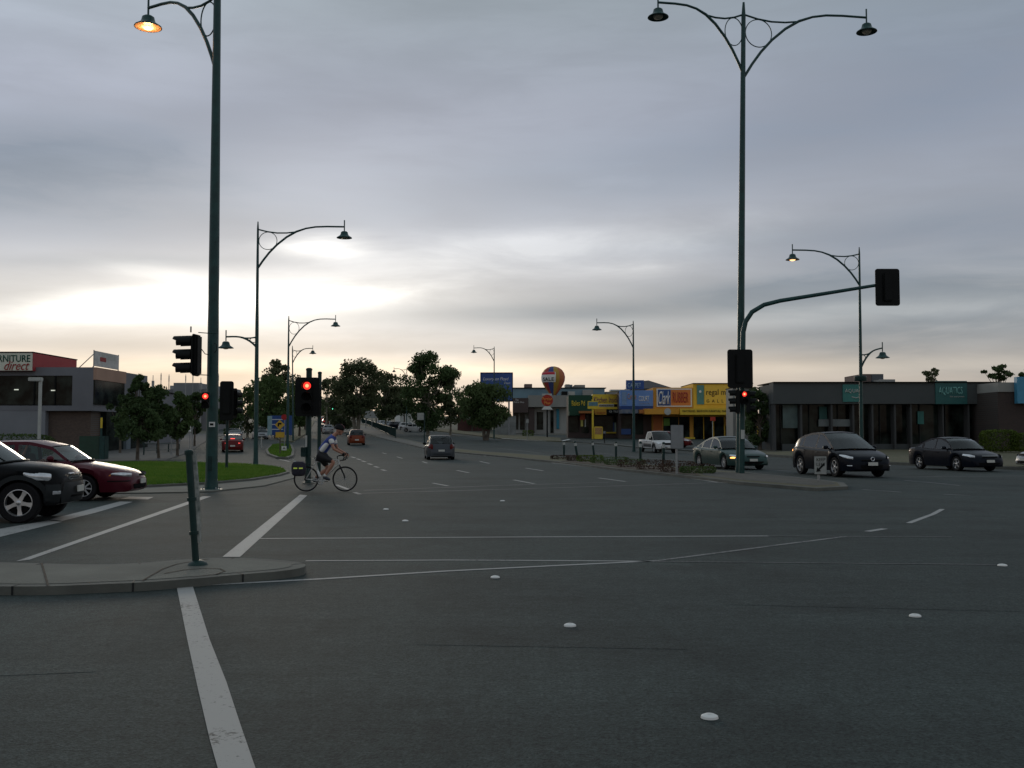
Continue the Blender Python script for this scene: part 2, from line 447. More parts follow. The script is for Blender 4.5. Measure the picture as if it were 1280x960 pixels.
class Car:
    """x forward, y left, z up. deck: lower body top line; roof: roof line between its two ends; wheels at xw"""
    def __init__(s,name,label,cat,L,W,deck,roof,xw,rw,pillars,zb=.2,group=None,tumble=.34,body=None,nose=.12,
                 lower=None,rim='alloy',nsp=5,glassm=None,arch=None,cut=None):
        s.L,s.W=L,W; s.deck=deck; s.roof=roof; s.xw=xw; s.rw=rw; s.zb=zb; s.nose=nose; s.tumble=tumble
        s.root=empty(name,(0,0,0),0,label,cat,group)
        s.body=body; s.arch=arch or rw+.055
        s.xr,s.xf=roof[0][0],roof[-1][0]
        gm=glassm or M['carglass']
        # lower body -------------------------------------------------
        xs=set()
        n=64
        for i in range(n+1): xs.add(round(-L/2+L*i/n,4))
        for e in (.012,.03,.06,.1): xs.add(round(L/2-e,4)); xs.add(round(-L/2+e,4))
        for w in xw:
            for k in range(-8,9): xs.add(round(w+s.arch*math.sin(k/8*math.pi/2),4))
        xs.add(s.xr); xs.add(s.xf)
        xs=sorted(xs)
        rows=[s.section(x) for x in xs]
        mb=MB()
        npt=len(rows[0])
        vs=[p for r in rows for p in r]; fs=[]
        for i in range(len(rows)-1):
            xm=(xs[i]+xs[i+1])/2
            for k in range(npt-1):
                hk=min(k,npt-1-k)
                if s.xr+.02<xm<s.xf-.02 and hk>=7: continue       # open cabin top
                if cut and cut[0]<xm<cut[1] and hk>=7: continue
                fs.append((i*npt+k,i*npt+k+1,(i+1)*npt+k+1,(i+1)*npt+k))
            fs.append((i*npt+npt-1,i*npt,(i+1)*npt,(i+1)*npt+npt-1))
        fs.append(tuple(range(npt))); fs.append(tuple((len(rows)-1)*npt+k for k in range(npt))[::-1])
        mb.add(vs,fs)
        # greenhouse frame -------------------------------------------
        gx=sorted(set([s.xr,s.xf]+[round(s.xr+(s.xf-s.xr)*i/44,4) for i in range(45)]+[round(p[0]+q*p[1]/2,4) for p in pillars for q in(-1,1)]))
        wins=[]; edges=[s.xr]+[v for p in pillars for v in (p[0]-p[1]/2,p[0]+p[1]/2)]+[s.xf]
        for i in range(0,len(edges),2): wins.append((edges[i],edges[i+1]))
        ml,mt_=.03,.075
        gl=[{'L':[], 'R':[]} for _ in wins]
        for sd,key in ((1,'L'),(-1,'R')):
            for a,b in zip(gx,gx[1:]):
                if b-a<1e-4: continue
                m=(a+b)/2; wi=[i for i,w in enumerate(wins) if w[0]<=m<=w[1]]
                def col(x,f): 
                    B=s.belt(x,sd); T=s.top(x,sd); return B.lerp(T,f)
                ha=s.top(a,1).z-s.belt(a,1).z; hb=s.top(b,1).z-s.belt(b,1).z
                ga,gb=ha-ml-mt_,hb-ml-mt_
                if wi and (ga>0.0 or gb>0.0):
                    def fr(h,g): 
                        if h<1e-5: return (0,0)
                        if g<=0: return (ml/(ml+mt_),ml/(ml+mt_))
                        return (ml/h,1-mt_/h)
                    la,ua=fr(ha,ga); lb,ub=fr(hb,gb)
                    mb.add([col(a,0),col(b,0),col(b,lb),col(a,la)],[(0,1,2,3)])
                    mb.add([col(a,ua),col(b,ub),col(b,1),col(a,1)],[(0,1,2,3)])
                    gl[wi[0]][key].append([col(a,la),col(b,lb),col(b,ub),col(a,ua)])
                else:
                    mb.add([col(a,0),col(b,0),col(b,1),col(a,1)],[(0,1,2,3)])
        # roof / screens
        full=max(z for _,z in roof)
        xrf=max(x for x,z in roof if z>full-.12); xrr=min(x for x,z in roof if z>full-.14)
        s.xrf,s.xrr=xrf,xrr
        def rowat(x,inn=1.0):
            T=s.top(x,1); r=[]
            b=s.bulge(x)
            for k in range(-6,7):
                q=k/6*inn; r.append(Vector((x+b*(1-q*q),T.y*q,T.z+.035*(1-q*q))))
            return r
        s.rowat=rowat
        rx=[x for x in gx if xrr<=x<=xrf]
        if xrr not in rx: rx=[xrr]+rx
        if xrf not in rx: rx=rx+[xrf]
        mb.grid([rowat(x) for x in rx])
        s.bodyobj=mb.build('body',body,s.root,ang=38)
        fx=[x for x in gx if x>=xrf-1e-6]; 
        if fx[0]-xrf>1e-4: fx=[xrf]+fx
        bx=[x for x in gx if x<=xrr+1e-6]
        if xrr-bx[-1]>1e-4: bx=bx+[xrr]
        g=MB(); g.grid([rowat(x) for x in fx]); g.build('windshield',gm,s.root)
        g=MB(); g.grid([rowat(x) for x in bx]); g.build('rear_window',gm,s.root)
        fr=MB()
        for xx in (fx[0],bx[-1]):
            r=rowat(xx); fr.tube([p+Vector((0,0,.003)) for p in r],.013,6)
        for xx in (fx[-1],bx[0]):
            r=rowat(xx); fr.tube([p+Vector((0,0,.008)) for p in r],.02,6)
        fr.build('window_seal',M['black'],s.root)
        for w in gl:
            for key in ('L','R'):
                if not w[key]: continue
                g=MB()
                for q in w[key]: g.add(q,[(0,1,2,3)])
                g.build('side_window',gm,s.root)
        # interior
        it=MB(); hw=W*.37
        it.bb(s.xr+.1,s.xf+.1,-hw,hw,zb+.08,zb+.12)
        zd=sm(deck,s.xf-.1)
        it.bb(s.xf-.55,s.xf-.05,-hw,hw,zb+.12,zd-.03)
        it.build('dashboard',M['interior'],s.root)
        st=MB(); xs0=xrf-.75 if xrf-.75>s.xr+.6 else xrf-.6
        for yy in (-.37,.37):
            for xx in ((xs0,xs0-.95) if xs0-.95>s.xr+.25 else (xs0,)):
                st.box((xx+.15,yy,zd-.42),(.5,.48,.16)); st.box((xx-.12,yy,zd-.12),(.13,.46,.62),tilt=Matrix.Rotation(-.25,3,'Y'))
                st.box((xx-.24,yy,zd+.27),(.09,.26,.17))
        st.build('seat',M['interior'],s.root,bevel=.03)
        # wheels
        for x in xw:
            for sd in (1,-1): s.wheel(x,sd,rim,nsp)
        u=MB(); u.bb(-L/2+.35,L/2-.35,-W*.33,W*.33,zb-.03,zb+.05); u.build('underbody',M['matte'],s.root)
    def hw(s,x):
        L,W=s.L,s.W; a=.75; d=abs(x)-(L/2-a)
        w=W/2
        if d>0: w*=1-.20*(d/a)**2.4
        e=L/2-abs(x)
        if e<.1: w*=1-.10*((.1-e)/.1)**2
        return w
    def dx(s,x,y):
        d=abs(x)-(s.L/2-.55)
        if d<=0: return 0
        return math.copysign(s.nose*(d/.55)**1.5*(1-min(1,(y/(s.W/2))**2)),x)
    def section(s,x):
        w=s.hw(x); zt=sm(s.deck,x,.05); zb=s.zb; zs=zb
        e=s.L/2-abs(x)
        if e<.1:
            k=((.1-e)/.1)**2; zt-=.07*k; zb+=.06*k; zs=zb
        for c in s.xw:
            if abs(x-c)<s.arch: zs=max(zs,s.rw+math.sqrt(max(0,s.arch**2-(x-c)**2)))
        zs=min(zs,zt-.12); wi=w-.30
        h=zt-zs
        half=[(0,zb),(wi,zb),(wi,zs-.001),(w*.965,zs),(w*.995,zs+h*.3),(w,zs+h*.6),(w*.975,zt-.07),(w*.90,zt-.012),(w*.5,zt+.028),(0,zt+.04)]
        if s.xr<x<s.xf: half[8]=(w*.5,zt-.02); half[9]=(0,zt-.02)
        pts=[(x+s.dx(x,y),y,z) for y,z in half]+[(x+s.dx(x,y),-y,z) for y,z in half[::-1]]
        # drop duplicated centre points
        del pts[10]; pts=pts[:-1]
        r=[Vector(p) for p in pts]
        return r
    def belt(s,x,sd):
        w=s.hw(x)*.90; return Vector((x+s.dx(x,w),sd*w,sm(s.deck,x,.05)-.012))
    def zroof(s,x):
        return max(sm(s.roof,x,.05) if s.roof[0][0]+.05<x<s.roof[-1][0]-.05 else lin(s.roof,x), sm(s.deck,x,.05)-.012)
    def bulge(s,x):
        t=(x-s.xrr)/(s.xrf-s.xrr); return -.05+.17*max(-.2,min(1.3,t))
    def top(s,x,sd):
        b=s.belt(x,1); z=s.zroof(x); h=z-b.z
        return Vector((x,sd*(b.y-s.tumble*h),z))
    def side(s,x,z,sd,off=.006):
        """a point on the flank"""
        w=s.hw(x); zt=sm(s.deck,x,.05); h=zt-s.zb; f=(z-s.zb)/h
        y=w*lin([(0,.965),(.3,.995),(.6,1.0),(.88,.98),(1,.90)],f)+off
        return Vector((x+s.dx(x,y)+(off if x>0 else -off)*(1 if abs(x)>s.L/2-.3 else 0),sd*y,z))
    def patch(s,name,mt,pts,sd,off=.01,n=10,par=None):
        """lamp or trim wrapped on the flank: list of (x, zlow, zhigh)"""
        mb=MB(); out=[];inn=[]
        x0,x1=pts[0][0],pts[-1][0]
        lo=[(p[0],p[1]) for p in pts]; hi=[(p[0],p[2]) for p in pts]
        rows=[]
        for i in range(n+1):
            x=x0+(x1-x0)*i/n
            a,b=(lin(lo,x),lin(hi,x)) if x1>x0 else (lin(lo[::-1],x),lin(hi[::-1],x))
            rows.append([s.side(x,a+(b-a)*k/3,sd,off if 0<k<3 and 0<i<n else -.01) for k in range(4)])
        mb.grid(rows); return mb.build(name,mt,par or s.root,ang=60)
    def front_pt(s,y,z,end=1,off=.008):
        x=end*s.L/2; w=s.hw(x); return Vector((x+s.dx(x,y)+end*off,y,z))
    def fpatch(s,name,mt,y0,y1,z0,z1,end=1,off=.008,taper=0,par=None):
        mb=MB(); rows=[]
        for i in range(9):
            f=i/8; y=y0+(y1-y0)*f
            tp=taper*abs(f-.5)*2
            rows.append([s.front_pt(y,z0+tp+(z1-z0-2*tp)*k/2,end,off if 0<k<2 and 0<i<8 else -.004) for k in range(3)])
        mb.grid(rows); return mb.build(name,mt,par or s.root,ang=60)
    def wheel(s,x,sd,rim,nsp):
        r=s.rw; y=s.W/2-.115
        w=MB(); w.lathe([(0,-.02),(r*.66,-.02),(r*.66,.03),(0,.03)],ax='y',n=28)
        o=w.build('wheel',M['matte'],s.root,loc=(x,sd*y,r))
        o.rotation_euler=(0,random.uniform(0,6),0 if sd>0 else math.pi)
        t=MB(); t.lathe([(r*.66,-.1),(r*.93,-.11),(r*.99,-.085),(r,-.05),(r,.05),(r*.99,.085),(r*.93,.105),(r*.66,.095),(r*.655,0),(r*.66,-.1)],ax='y',n=40)
        t.build('tyre',M['rubber'],o,ang=30)
        g=MB(); R_=r*.665
        g.lathe([(R_,.02),(R_,.09),(R_*.94,.092),(R_*.90,.06),(R_*.9,.02)],ax='y',n=36)
        g.lathe([(0,.085),(R_*.16,.082),(R_*.22,.07),(R_*.24,.04)],ax='y',n=16)
        for k in range(nsp):
            a=2*math.pi*k/nsp; c,q=math.cos(a),math.sin(a)
            wd=(.30 if nsp<=5 else .17 if nsp<9 else .1)*R_
            pr=[]
            for rr,ww,yy in ((R_*.12,wd*.55,.078),(R_*.55,wd*.42,.074),(R_*.93,wd*.62,.078)):
                for e in (-1,1):
                    px_,pz=rr,e*ww; pr.append((px_*c-pz*q,yy,px_*q+pz*c)); pr.append((px_*c-pz*q,yy-.025,px_*q+pz*c))
            fs=[(0,2,6,4),(4,6,10,8),(1,5,7,3),(5,9,11,7),(0,4,5,1),(4,8,9,5),(2,3,7,6),(6,7,11,10)]
            g.add(pr,fs)
        g.build('rim',M[rim],o,ang=40)
    def mirrors(s,mt,x=None):
        x=x if x is not None else s.xf-.42
        for sd in (1,-1):
            b=s.belt(x,sd); m=MB(); m.ell((b.x,b.y+sd*.13,b.z+.09),(.08,.11,.075),12,8); m.tube([(b.x,b.y-.02*sd,b.z+.03),(b.x,b.y+sd*.08,b.z+.06)],.025,8)
            m.build('mirror',mt,s.root)
    def handles(s,xs,mt,z=None):
        for sd in (1,-1):
            for x in xs:
                zz=z or sm(s.deck,x)-.13; p=s.side(x,zz,sd,.012)
                m=MB(); m.box(p,(.17,.03,.028)); m.build('door_handle',mt,s.root,bevel=.008)
    def seams(s,xs):
        m=MB()
        for sd in (1,-1):
            for x in xs:
                zt=sm(s.deck,x)-.02
                for k in range(8):
                    z0=s.zb+.1+(zt-s.zb-.1)*k/8; z1=s.zb+.1+(zt-s.zb-.1)*(k+1)/8
                    ok=all(abs(x-c)>s.arch+.03 or z0>s.rw+s.arch for c in s.xw)
                    if not ok: continue
                    a=s.side(x-.005,z0,sd,.003);b=s.side(x+.005,z0,sd,.003);c=s.side(x+.005,z1,sd,.003);d=s.side(x-.005,z1,sd,.003)
                    m.add([a,b,c,d],[(0,1,2,3)])
        m.build('door_gap',M['matte'],s.root)
    def sill(s,mt,z1=None,off=.012):
        a,b=s.xw[0]+s.arch+.02,s.xw[1]-s.arch-.02
        for sd in (1,-1): s.patch('sill',mt,[(a,s.zb-.0,z1 or s.zb+.12),(b,s.zb,z1 or s.zb+.12)],sd,off)
    def archtrim(s,mt,wd=.05):
        for sd in (1,-1):
            for c in s.xw:
                m=MB(); rows=[]
                for k in range(21):
                    a=math.pi*(.02+.96*k/20); row=[]
                    for rr in (s.arch-.01,s.arch+wd):
                        z=s.rw+rr*math.sin(a); x=c+rr*math.cos(a)
                        p=s.side(x,max(z,s.zb),sd,.018); row.append(p)
                    row=[row[0]-Vector((0,sd*.05,0))]+row+[row[1]-Vector((0,sd*.04,0))]
                    rows.append(row)
                m.grid(rows); m.build('arch_trim',mt,s.root)
    def lamp_pair(s,name,mt,pts,off=.012):
        return [s.patch(name,mt,pts,sd,off) for sd in (1,-1)]
    def place(s,px,D,head,py=None):
        s.root.location=(PX(px,D,py or 560),D,zr(D)); s.root.rotation_euler[2]=R(head)
        if D>62:
            e=(zr(D+1.5)-zr(D-1.5))/3; s.root.rotation_euler[1]=-math.atan(e)*math.sin(R(head))
        return s

SED_DECK=[(-2.4,.62),(-2.33,.86),(-2.2,.93),(-1.5,.97),(-.5,.93),(.75,.93),(.95,.92),(1.5,.86),(2.0,.77),(2.3,.66),(2.42,.5)]
def scale(pts,kx,kz=1,dz=0): return [(x*kx,z*kz+dz) for x,z in pts]

# ------------------------------------------------------------------ people
def hand_chain(J,E,Rd,wrist,d,up,side,curl=.5,s=1.0):
    """palm and five fingers grown from joint `wrist`; d forearm direction, up back-of-hand normal, side towards the thumb"""
    W=Vector(J[wrist]); d=Vector(d).normalized(); up=Vector(up).normalized(); side=Vector(side).normalized()
    def add(p,r,par): J.append(tuple(p)); Rd.append(r); E.append((par,len(J)-1)); return len(J)-1
    palm=add(W+d*.05*s,(.034*s,.02*s),wrist)
    for k,(off,l) in enumerate(((.03,.07),(.01,.08),(-.01,.075),(-.03,.06))):
        b=W+d*.085*s+side*off*s; i=add(b,.011*s,palm)
        q=b+(d*math.cos(curl)-up*math.sin(curl))*l*.5*s; i=add(q,.0095*s,i)
        q=q+(d*math.cos(curl*2.6)-up*math.sin(curl*2.6))*l*.5*s; add(q,.008*s,i)
    b=W+d*.035*s+side*.035*s; i=add(b,.012*s,palm)
    q=b+(d*.5+side*.7-up*.4).normalized()*.035*s; i=add(q,.011*s,i)
    add(q+(d*.6+side*.1-up*.8).normalized()*.03*s,.009*s,i)

def human(root,P_,jersey,shorts,skin,gloves=None,shoes=None,name_top='jersey',sleeve=.75,leg=.9):
    """P_: joint dict (pelvis, chest, neck, head, and l/r shoulder elbow wrist hip knee ankle toe)"""
    V=lambda k: Vector(P_[k])
    J=[];E=[];Rd=[]
    idx={}
    def j(k,p,r): J.append(tuple(p)); Rd.append(r); idx[k]=len(J)-1; return idx[k]
    def e(a,b): E.append((idx[a],idx[b]))
    j('pelvis',V('pelvis'),(.135,.10)); j('waist',V('pelvis').lerp(V('chest'),.45),(.13,.10)); j('chest',V('chest'),(.15,.115))
    j('neck',V('neck'),.06); j('skull',V('head')-Vector((0,0,.04)),.06); 
    e('pelvis','waist');e('waist','chest');e('chest','neck');e('neck','skull')
    for s_ in 'lr':
        j(s_+'sh',V(s_+'_shoulder'),.062); j(s_+'ua',V(s_+'_shoulder').lerp(V(s_+'_elbow'),.5),.048); j(s_+'el',V(s_+'_elbow'),.039)
        j(s_+'fa',V(s_+'_elbow').lerp(V(s_+'_wrist'),.3),.040); j(s_+'wr',V(s_+'_wrist'),.026)
        e('chest',s_+'sh');e(s_+'sh',s_+'ua');e(s_+'ua',s_+'el');e(s_+'el',s_+'fa');e(s_+'fa',s_+'wr')
        d=(V(s_+'_wrist')-V(s_+'_elbow')).normalized()
        sd=Vector((0,-1 if s_=='l' else 1,0)); up=d.cross(sd)*(-1 if s_=='l' else 1)
        if up.z<0: up=-up
        hand_chain(J,E,Rd,idx[s_+'wr'],d,up,sd,.7)
        j(s_+'hp',V(s_+'_hip'),(.09,.09)); j(s_+'th',V(s_+'_hip').lerp(V(s_+'_knee'),.5),.075); j(s_+'kn',V(s_+'_knee'),.056)
        j(s_+'ca',V(s_+'_knee').lerp(V(s_+'_ankle'),.3),.058); j(s_+'an',V(s_+'_ankle'),.036)
        j(s_+'ft',V(s_+'_ankle').lerp(V(s_+'_toe'),.6)+Vector((0,0,-.01)),.036); j(s_+'to',V(s_+'_toe'),.026)
        e('pelvis',s_+'hp');e(s_+'hp',s_+'th');e(s_+'th',s_+'kn');e(s_+'kn',s_+'ca');e(s_+'ca',s_+'an');e(s_+'an',s_+'ft');e(s_+'ft',s_+'to')
    body=skin_mesh('body',J,E,Rd,skin,root)
    # head: joined to the body mesh
    h=MB(); c=Vector(P_['head']); f=Vector(P_.get('face',(1,0,-.2))).normalized(); sd=Vector((0,1,0)); upv=f.cross(sd)*-1
    if upv.z<0: upv=-upv
    MM=Matrix((f,sd,upv)).transposed()
    e0=len(h.v)
    h.ell((0,0,.02),(.098,.076,.115),18,12); h.ell((.02,0,-.06),(.07,.058,.065),14,8); h.ell((.10,0,-.015),(.022,.013,.026),10,6)
    h.ell((.083,0,-.062),(.016,.026,.009),10,6)
    for q in (1,-1): h.ell((-.005,q*.078,-.01),(.02,.01,.032),8,6)
    h.v=[tuple(MM@Vector(p)+c) for p in h.v]
    ho=h.build('head_tmp',skin,None)
    bm=bmesh.new(); bm.from_mesh(body.data); bm.from_mesh(ho.data); bm.to_mesh(body.data); bm.free(); bpy.data.objects.remove(ho)
    body.data.polygons.foreach_set('use_smooth',[True]*len(body.data.polygons))
    ey=MB()
    for q in (1,-1): ey.ell((.088,q*.032,.012),(.012,.014,.009),8,6)
    ey.v=[tuple(MM@Vector(p)+c) for p in ey.v]; ey.build('eye',M['matte'],body)
    # clothing
    def lr(k): return [V(s_+k) for s_ in 'lr']
    J=[];E=[];Rd=[];idx={}
    j('pelvis',V('pelvis'),(.155,.13)); j('waist',V('pelvis').lerp(V('chest'),.45),(.158,.142)); j('chest',V('chest'),(.178,.15)); j('nk',V('chest').lerp(V('neck'),.75),.078)
    e('pelvis','waist');e('waist','chest');e('chest','nk')
    for s_ in 'lr':
        j(s_+'s',V(s_+'_shoulder'),.078); j(s_+'e',V(s_+'_shoulder').lerp(V(s_+'_elbow'),sleeve),.064); e('chest',s_+'s');e(s_+'s',s_+'e')
    top=skin_mesh(name_top,J,E,Rd,jersey,root,root=0)
    J=[];E=[];Rd=[];idx={}
    j('pelvis',V('pelvis'),(.165,.145)); j('w',V('pelvis').lerp(V('chest'),.2),(.152,.13)); e('pelvis','w')
    for s_ in 'lr':
        j(s_+'h',V(s_+'_hip'),.12); j(s_+'t',V(s_+'_hip').lerp(V(s_+'_knee'),.5),.10); j(s_+'k',V(s_+'_hip').lerp(V(s_+'_knee'),leg),.07)
        e('pelvis',s_+'h');e(s_+'h',s_+'t');e(s_+'t',s_+'k')
    skin_mesh('shorts',J,E,Rd,shorts,root)
    if shoes:
        for s_ in 'lr':
            a=V(s_+'_ankle');t=V(s_+'_toe'); dn=Vector((0,0,-.035))
            skin_mesh('shoe',[tuple(a+dn*.4-(t-a)*.25),tuple(a.lerp(t,.3)+dn*.3),tuple(a.lerp(t,.7)),tuple(t+(t-a)*.12)],[(0,1),(1,2),(2,3)],[.043,.05,.043,.032],shoes,root)
            skin_mesh('sock',[tuple(a),tuple(a.lerp(V(s_+'_knee'),.22))],[(0,1)],[.042,.045],M['white'],root)
    if gloves:
        for s_ in 'lr':
            w=V(s_+'_wrist'); d=(w-V(s_+'_elbow')).normalized()
            skin_mesh('glove',[tuple(w-d*.02),tuple(w+d*.05),tuple(w+d*.09+Vector((0,0,-.015)))],[(0,1),(1,2)],[.034,.043,.03],gloves,root)
    return body

# ------------------------------------------------------------------ bicycle (x forward)
def make_bicycle(loc,rz):
    r=empty('bicycle',loc,rz,'pale framed touring bicycle with drop bars ridden across the junction','bicycle')
    WB=.525; rw=.34
    Rr=Vector((-WB,0,rw)); Fr=Vector((WB,0,rw)); BB=Vector((-.12,0,.285)); ST_=Vector((-.27,0,.80)); HT=Vector((.33,0,.86)); HB=Vector((.365,0,.74))
    fm=paint('frame_paint',(.5,.5,.48),.3,.35)
    f=MB()
    for a,b,q in ((BB,ST_,.017),(ST_,HT,.016),(BB,HB,.019),(HT,HB,.02)): f.tube([a,b],q,10)
    for y in (.055,-.055):
        f.tube([BB+Vector((-.03,y*.5,0)),Rr+Vector((0,y,0))],.009,8); f.tube([ST_,Rr+Vector((0,y,0))],.008,8)
    f.build('frame',fm,r)
    k=MB()
    for y in (.05,-.05): k.tube([HB+Vector((.005,0,-.02)),HB+Vector((.02,y,-.06)),Fr+Vector((-.03,y,.12)),Fr+Vector((0,y,0))],[.014,.013,.011,.008],8)
    k.build('fork',M['black'],r)
    for c in (Rr,Fr):
        w=MB(); w.ring((0,0,0),rw-.026,.008,n=40); w.ring((0,0,0),rw-.038,.005,n=40); wo=w.build('wheel',M['rimgrey'],r,loc=c)
        t=MB(); t.ring((0,0,0),rw-.016,.017,n=48); t.build('tyre',M['rubber'],wo)
        s=MB(); s.lathe([(.016,-.05),(.016,.05)],ax='y',n=10)
        for i in range(28):
            a=2*math.pi*i/28; q=.035 if i%2 else -.035; b=a+(.5 if i%4<2 else -.5)
            s.tube([(math.cos(b)*.018,q,math.sin(b)*.018),(math.cos(a)*(rw-.035),0,math.sin(a)*(rw-.035))],.0016,4,False)
        s.build('spokes',M['galv'],wo)
    h=MB(); h.tube([HT+Vector((-.005,0,0)),HT+Vector((-.02,0,.09)),HT+Vector((.07,0,.12))],.013,8)
    for y in (1,-1):
        c=HT+Vector((.07,0,.12)); h.tube([c,c+Vector((0,y*.19,0)),c+Vector((.07,y*.215,0)),c+Vector((.12,y*.215,-.01)),c+Vector((.135,y*.215,-.06)),c+Vector((.10,y*.215,-.12)),c+Vector((.02,y*.215,-.145))],.014,8)
    h.build('handlebar',M['black'],r)
    b=MB()
    for y in (1,-1):
        c=HT+Vector((.19,y*.215,.125)); b.tube([c,c+Vector((.05,0,.03)),c+Vector((.055,0,-.03)),c+Vector((.03,0,-.11))],[.017,.015,.009,.006],8)
    b.build('brake_lever',M['black'],r)
    s=MB(); s.tube([ST_,ST_+Vector((-.035,0,.12))],.0135,8); s.build('seat_post',M['alloy'],r)
    s=MB(); z=ST_.z+.125
    s.grid([[(x,y*w,z+dz+.012*(1-y*y)) for y in (-1,-.6,0,.6,1)] for x,w,dz in ((-.43,.05,.0),(-.42,.075,.012),(-.36,.075,.012),(-.28,.035,0),(-.18,.022,0),(-.14,.012,-.01))])
    s.grid([[(x,y*w*.9,z-.035) for y in (-1,0,1)] for x,w in ((-.43,.05),(-.36,.07),(-.28,.03),(-.14,.01))])
    s.build('saddle',M['black'],r)
    c=MB(); c.ring((BB.x,-.05,BB.z),.085,.006,n=30); [c.tube([BB+Vector((0,-.05,0)),BB+Vector((.085*math.cos(q_),-.05,.085*math.sin(q_)))],.008,5) for q_ in (0,1.257,2.513,3.77,5.03)]; c.lathe([(.02,-.07),(.02,.07)],ax='y',c=BB,n=12)
    c.tube([BB+Vector((0,-.075,0)),BB+Vector((.168,-.085,.0))],.011,8); c.tube([BB+Vector((0,.075,0)),BB+Vector((-.168,.085,-.02))],.011,8)
    co=c.build('crankset',M['alloy'],r)
    for q,y in ((Vector((.168,-.13,0)),0),(Vector((-.168,.13,-.02)),0)):
        p=MB(); p.box(BB+q,(.09,.08,.018)); p.build('pedal',M['black'],co)
    ch=MB(); a0=BB+Vector((0,-.047,.088)); a1=Rr+Vector((0,-.047,.035)); a2=Rr+Vector((.0,-.047,-.035)); a3=BB+Vector((0,-.047,-.09))
    ch.tube([a1,a0],.005,5); ch.tube([Rr+Vector((.02,-.047,-.09)),a3],.005,5); ch.lathe([(.03,-.05),(.045,-.045),(.03,-.04)],ax='y',c=Rr,n=16)
    ch.build('chain',M['matte'],r)
    k=MB(); zt=.74
    for y in (.06,-.06):
        k.tube([ST_+Vector((-.05,y*.4,-.1)),(-.48,y,zt),(-.80,y,zt)],.005,6); k.tube([(-.62,y,zt),Rr+Vector((0,y,0))],.005,6); k.tube([(-.78,y,zt),Rr+Vector((0,y,0))],.005,6)
    for x in (-.5,-.6,-.7,-.8): k.tube([(x,-.06,zt),(x,.06,zt)],.005,6)
    k.build('rear_rack',M['black'],r)
    l=MB(); l.ell((-.83,0,.80),(.03,.03,.03),10,8); l.tube([(-.80,0,.74),(-.86,0,.80),(-.88,0,.87)],.011,6); l.build('rear_light',M['offwhite'],r)
    return r

# ------------------------------------------------------------------ street lamps
def shade(mb,c,k=1.0):
    mb.lathe([(.0,.36),(.13,.35),(.2,.30),(.23,.17),(.27,.10),(.45,-.02),(.46,-.05),(.44,-.045),(.25,.07),(.2,.15),(0,.18)],c=c,n=28,M=Matrix.Scale(k,3))
ARM=[(0,-2.15),(.28,-1.72),(.6,-1.3),(1.0,-.88),(1.5,-.48),(2.0,-.2),(2.5,-.04),(3.0,.03),(3.6,.035),(4.5,0)]
BR=[(0,-.03),(.5,-.17),(1.0,-.25),(1.5,-.26),(1.95,-.22)]
def lamp(name_label,base,top,arms,r0=.13,r1=.065,group='curved arm street lamps',k=1.0,mt='teal',ring=True,n=14):
    """arms: (end point as a world Vector, level z on the pole, joint drop, lit)"""
    base=Vector(base); top=Vector(top)
    root=empty('street_lamp',base,0,name_label,'street lamp',group)
    ax=(top-base)
    at=lambda z: base+ax*((z-base.z)/ax.z)
    p=MB(); T=top-base
    p.tube([(0,0,0),T*.3,T*.6,T*.97,T],[r0,r0*.8+r1*.2,(r0+r1)/2,r1,r1*.5],n)
    p.lathe([(r0*1.9,0),(r0*1.9,.03),(r0*1.15,.05),(r0*1.05,.3)],n=n)
    p.build('pole',M[mt],root)
    if r0>.14:
        q=MB(); q.bb(-.055,.055,-r0*1.02-.012,-r0*.8,.55,.95); q.build('access_door',M['dteal'],root,bevel=.008)
        for a_ in (45,135,225,315): q=MB(); q.lathe([(.022,0),(.022,.05),(.012,.06)],c=(r0*1.55*math.cos(R(a_)),r0*1.55*math.sin(R(a_)),.03),n=6); q.build('bolt',M['galv'],root)
    for e_,lz,drop,lit in arms:
        e_=Vector(e_); o=at(lz); h=Vector((e_.x-o.x,e_.y-o.y,0)); reach=h.length; d=h.normalized(); dz=e_.z-lz
        kx=reach/4.5; kz=drop/2.15
        pt=lambda r,z: o-base+d*r*kx+Vector((0,0,z*kz+dz*(r/4.5)))
        a=MB(); a.tube([pt(*q) for q in ARM],[.055*k]*6+[.045*k]*4,10); a.tube([pt(*q) for q in BR],.038*k,8); ao=a.build('arm',M[mt],root)
        if ring:
            g=MB(); cc=pt(.53,-.66); n_=32; ps=[cc+d*(.47*kx*math.cos(2*math.pi*i/n_))+Vector((0,0,.47*kz*math.sin(2*math.pi*i/n_))) for i in range(n_+1)]
            g.tube(ps,.02*k,6,False); g.build('ring',M[mt],ao)
        E_=pt(4.5,0)
        s=MB(); s.tube([E_+Vector((0,0,.35*k)),E_+Vector((0,0,-.22*k))],.032*k,8); shade(s,E_+Vector((0,0,-.55*k)),k*.88); so=s.build('lamp_shade',M[mt],root)
        b=MB(); b.ell(E_+Vector((0,0,-.54*k)),(.20*k,.20*k,.12*k),14,10); b.build('bulb',M['lamp_on' if lit else 'lamp_dim'],so)
        if lit: b=MB(); b.lathe([(.44,-.05),(.25,.06),(.2,.14),(.0,.17)],c=E_+Vector((0,0,-.555*k)),n=24,M=Matrix.Scale(k*.87,3)); b.build('reflector',M['reflector'],so)  # inner bowl added so the lit shade glows orange inside
        if lit==2:
            L_=bpy.data.lights.new('lamp_light','POINT'); L_.energy=22; L_.color=(1,.55,.25); L_.shadow_soft_size=.12
            lo=bpy.data.objects.new('lamp_light',L_); COL.objects.link(lo); lo.parent=root; lo.location=E_+Vector((0,0,-.72*k))
    return root

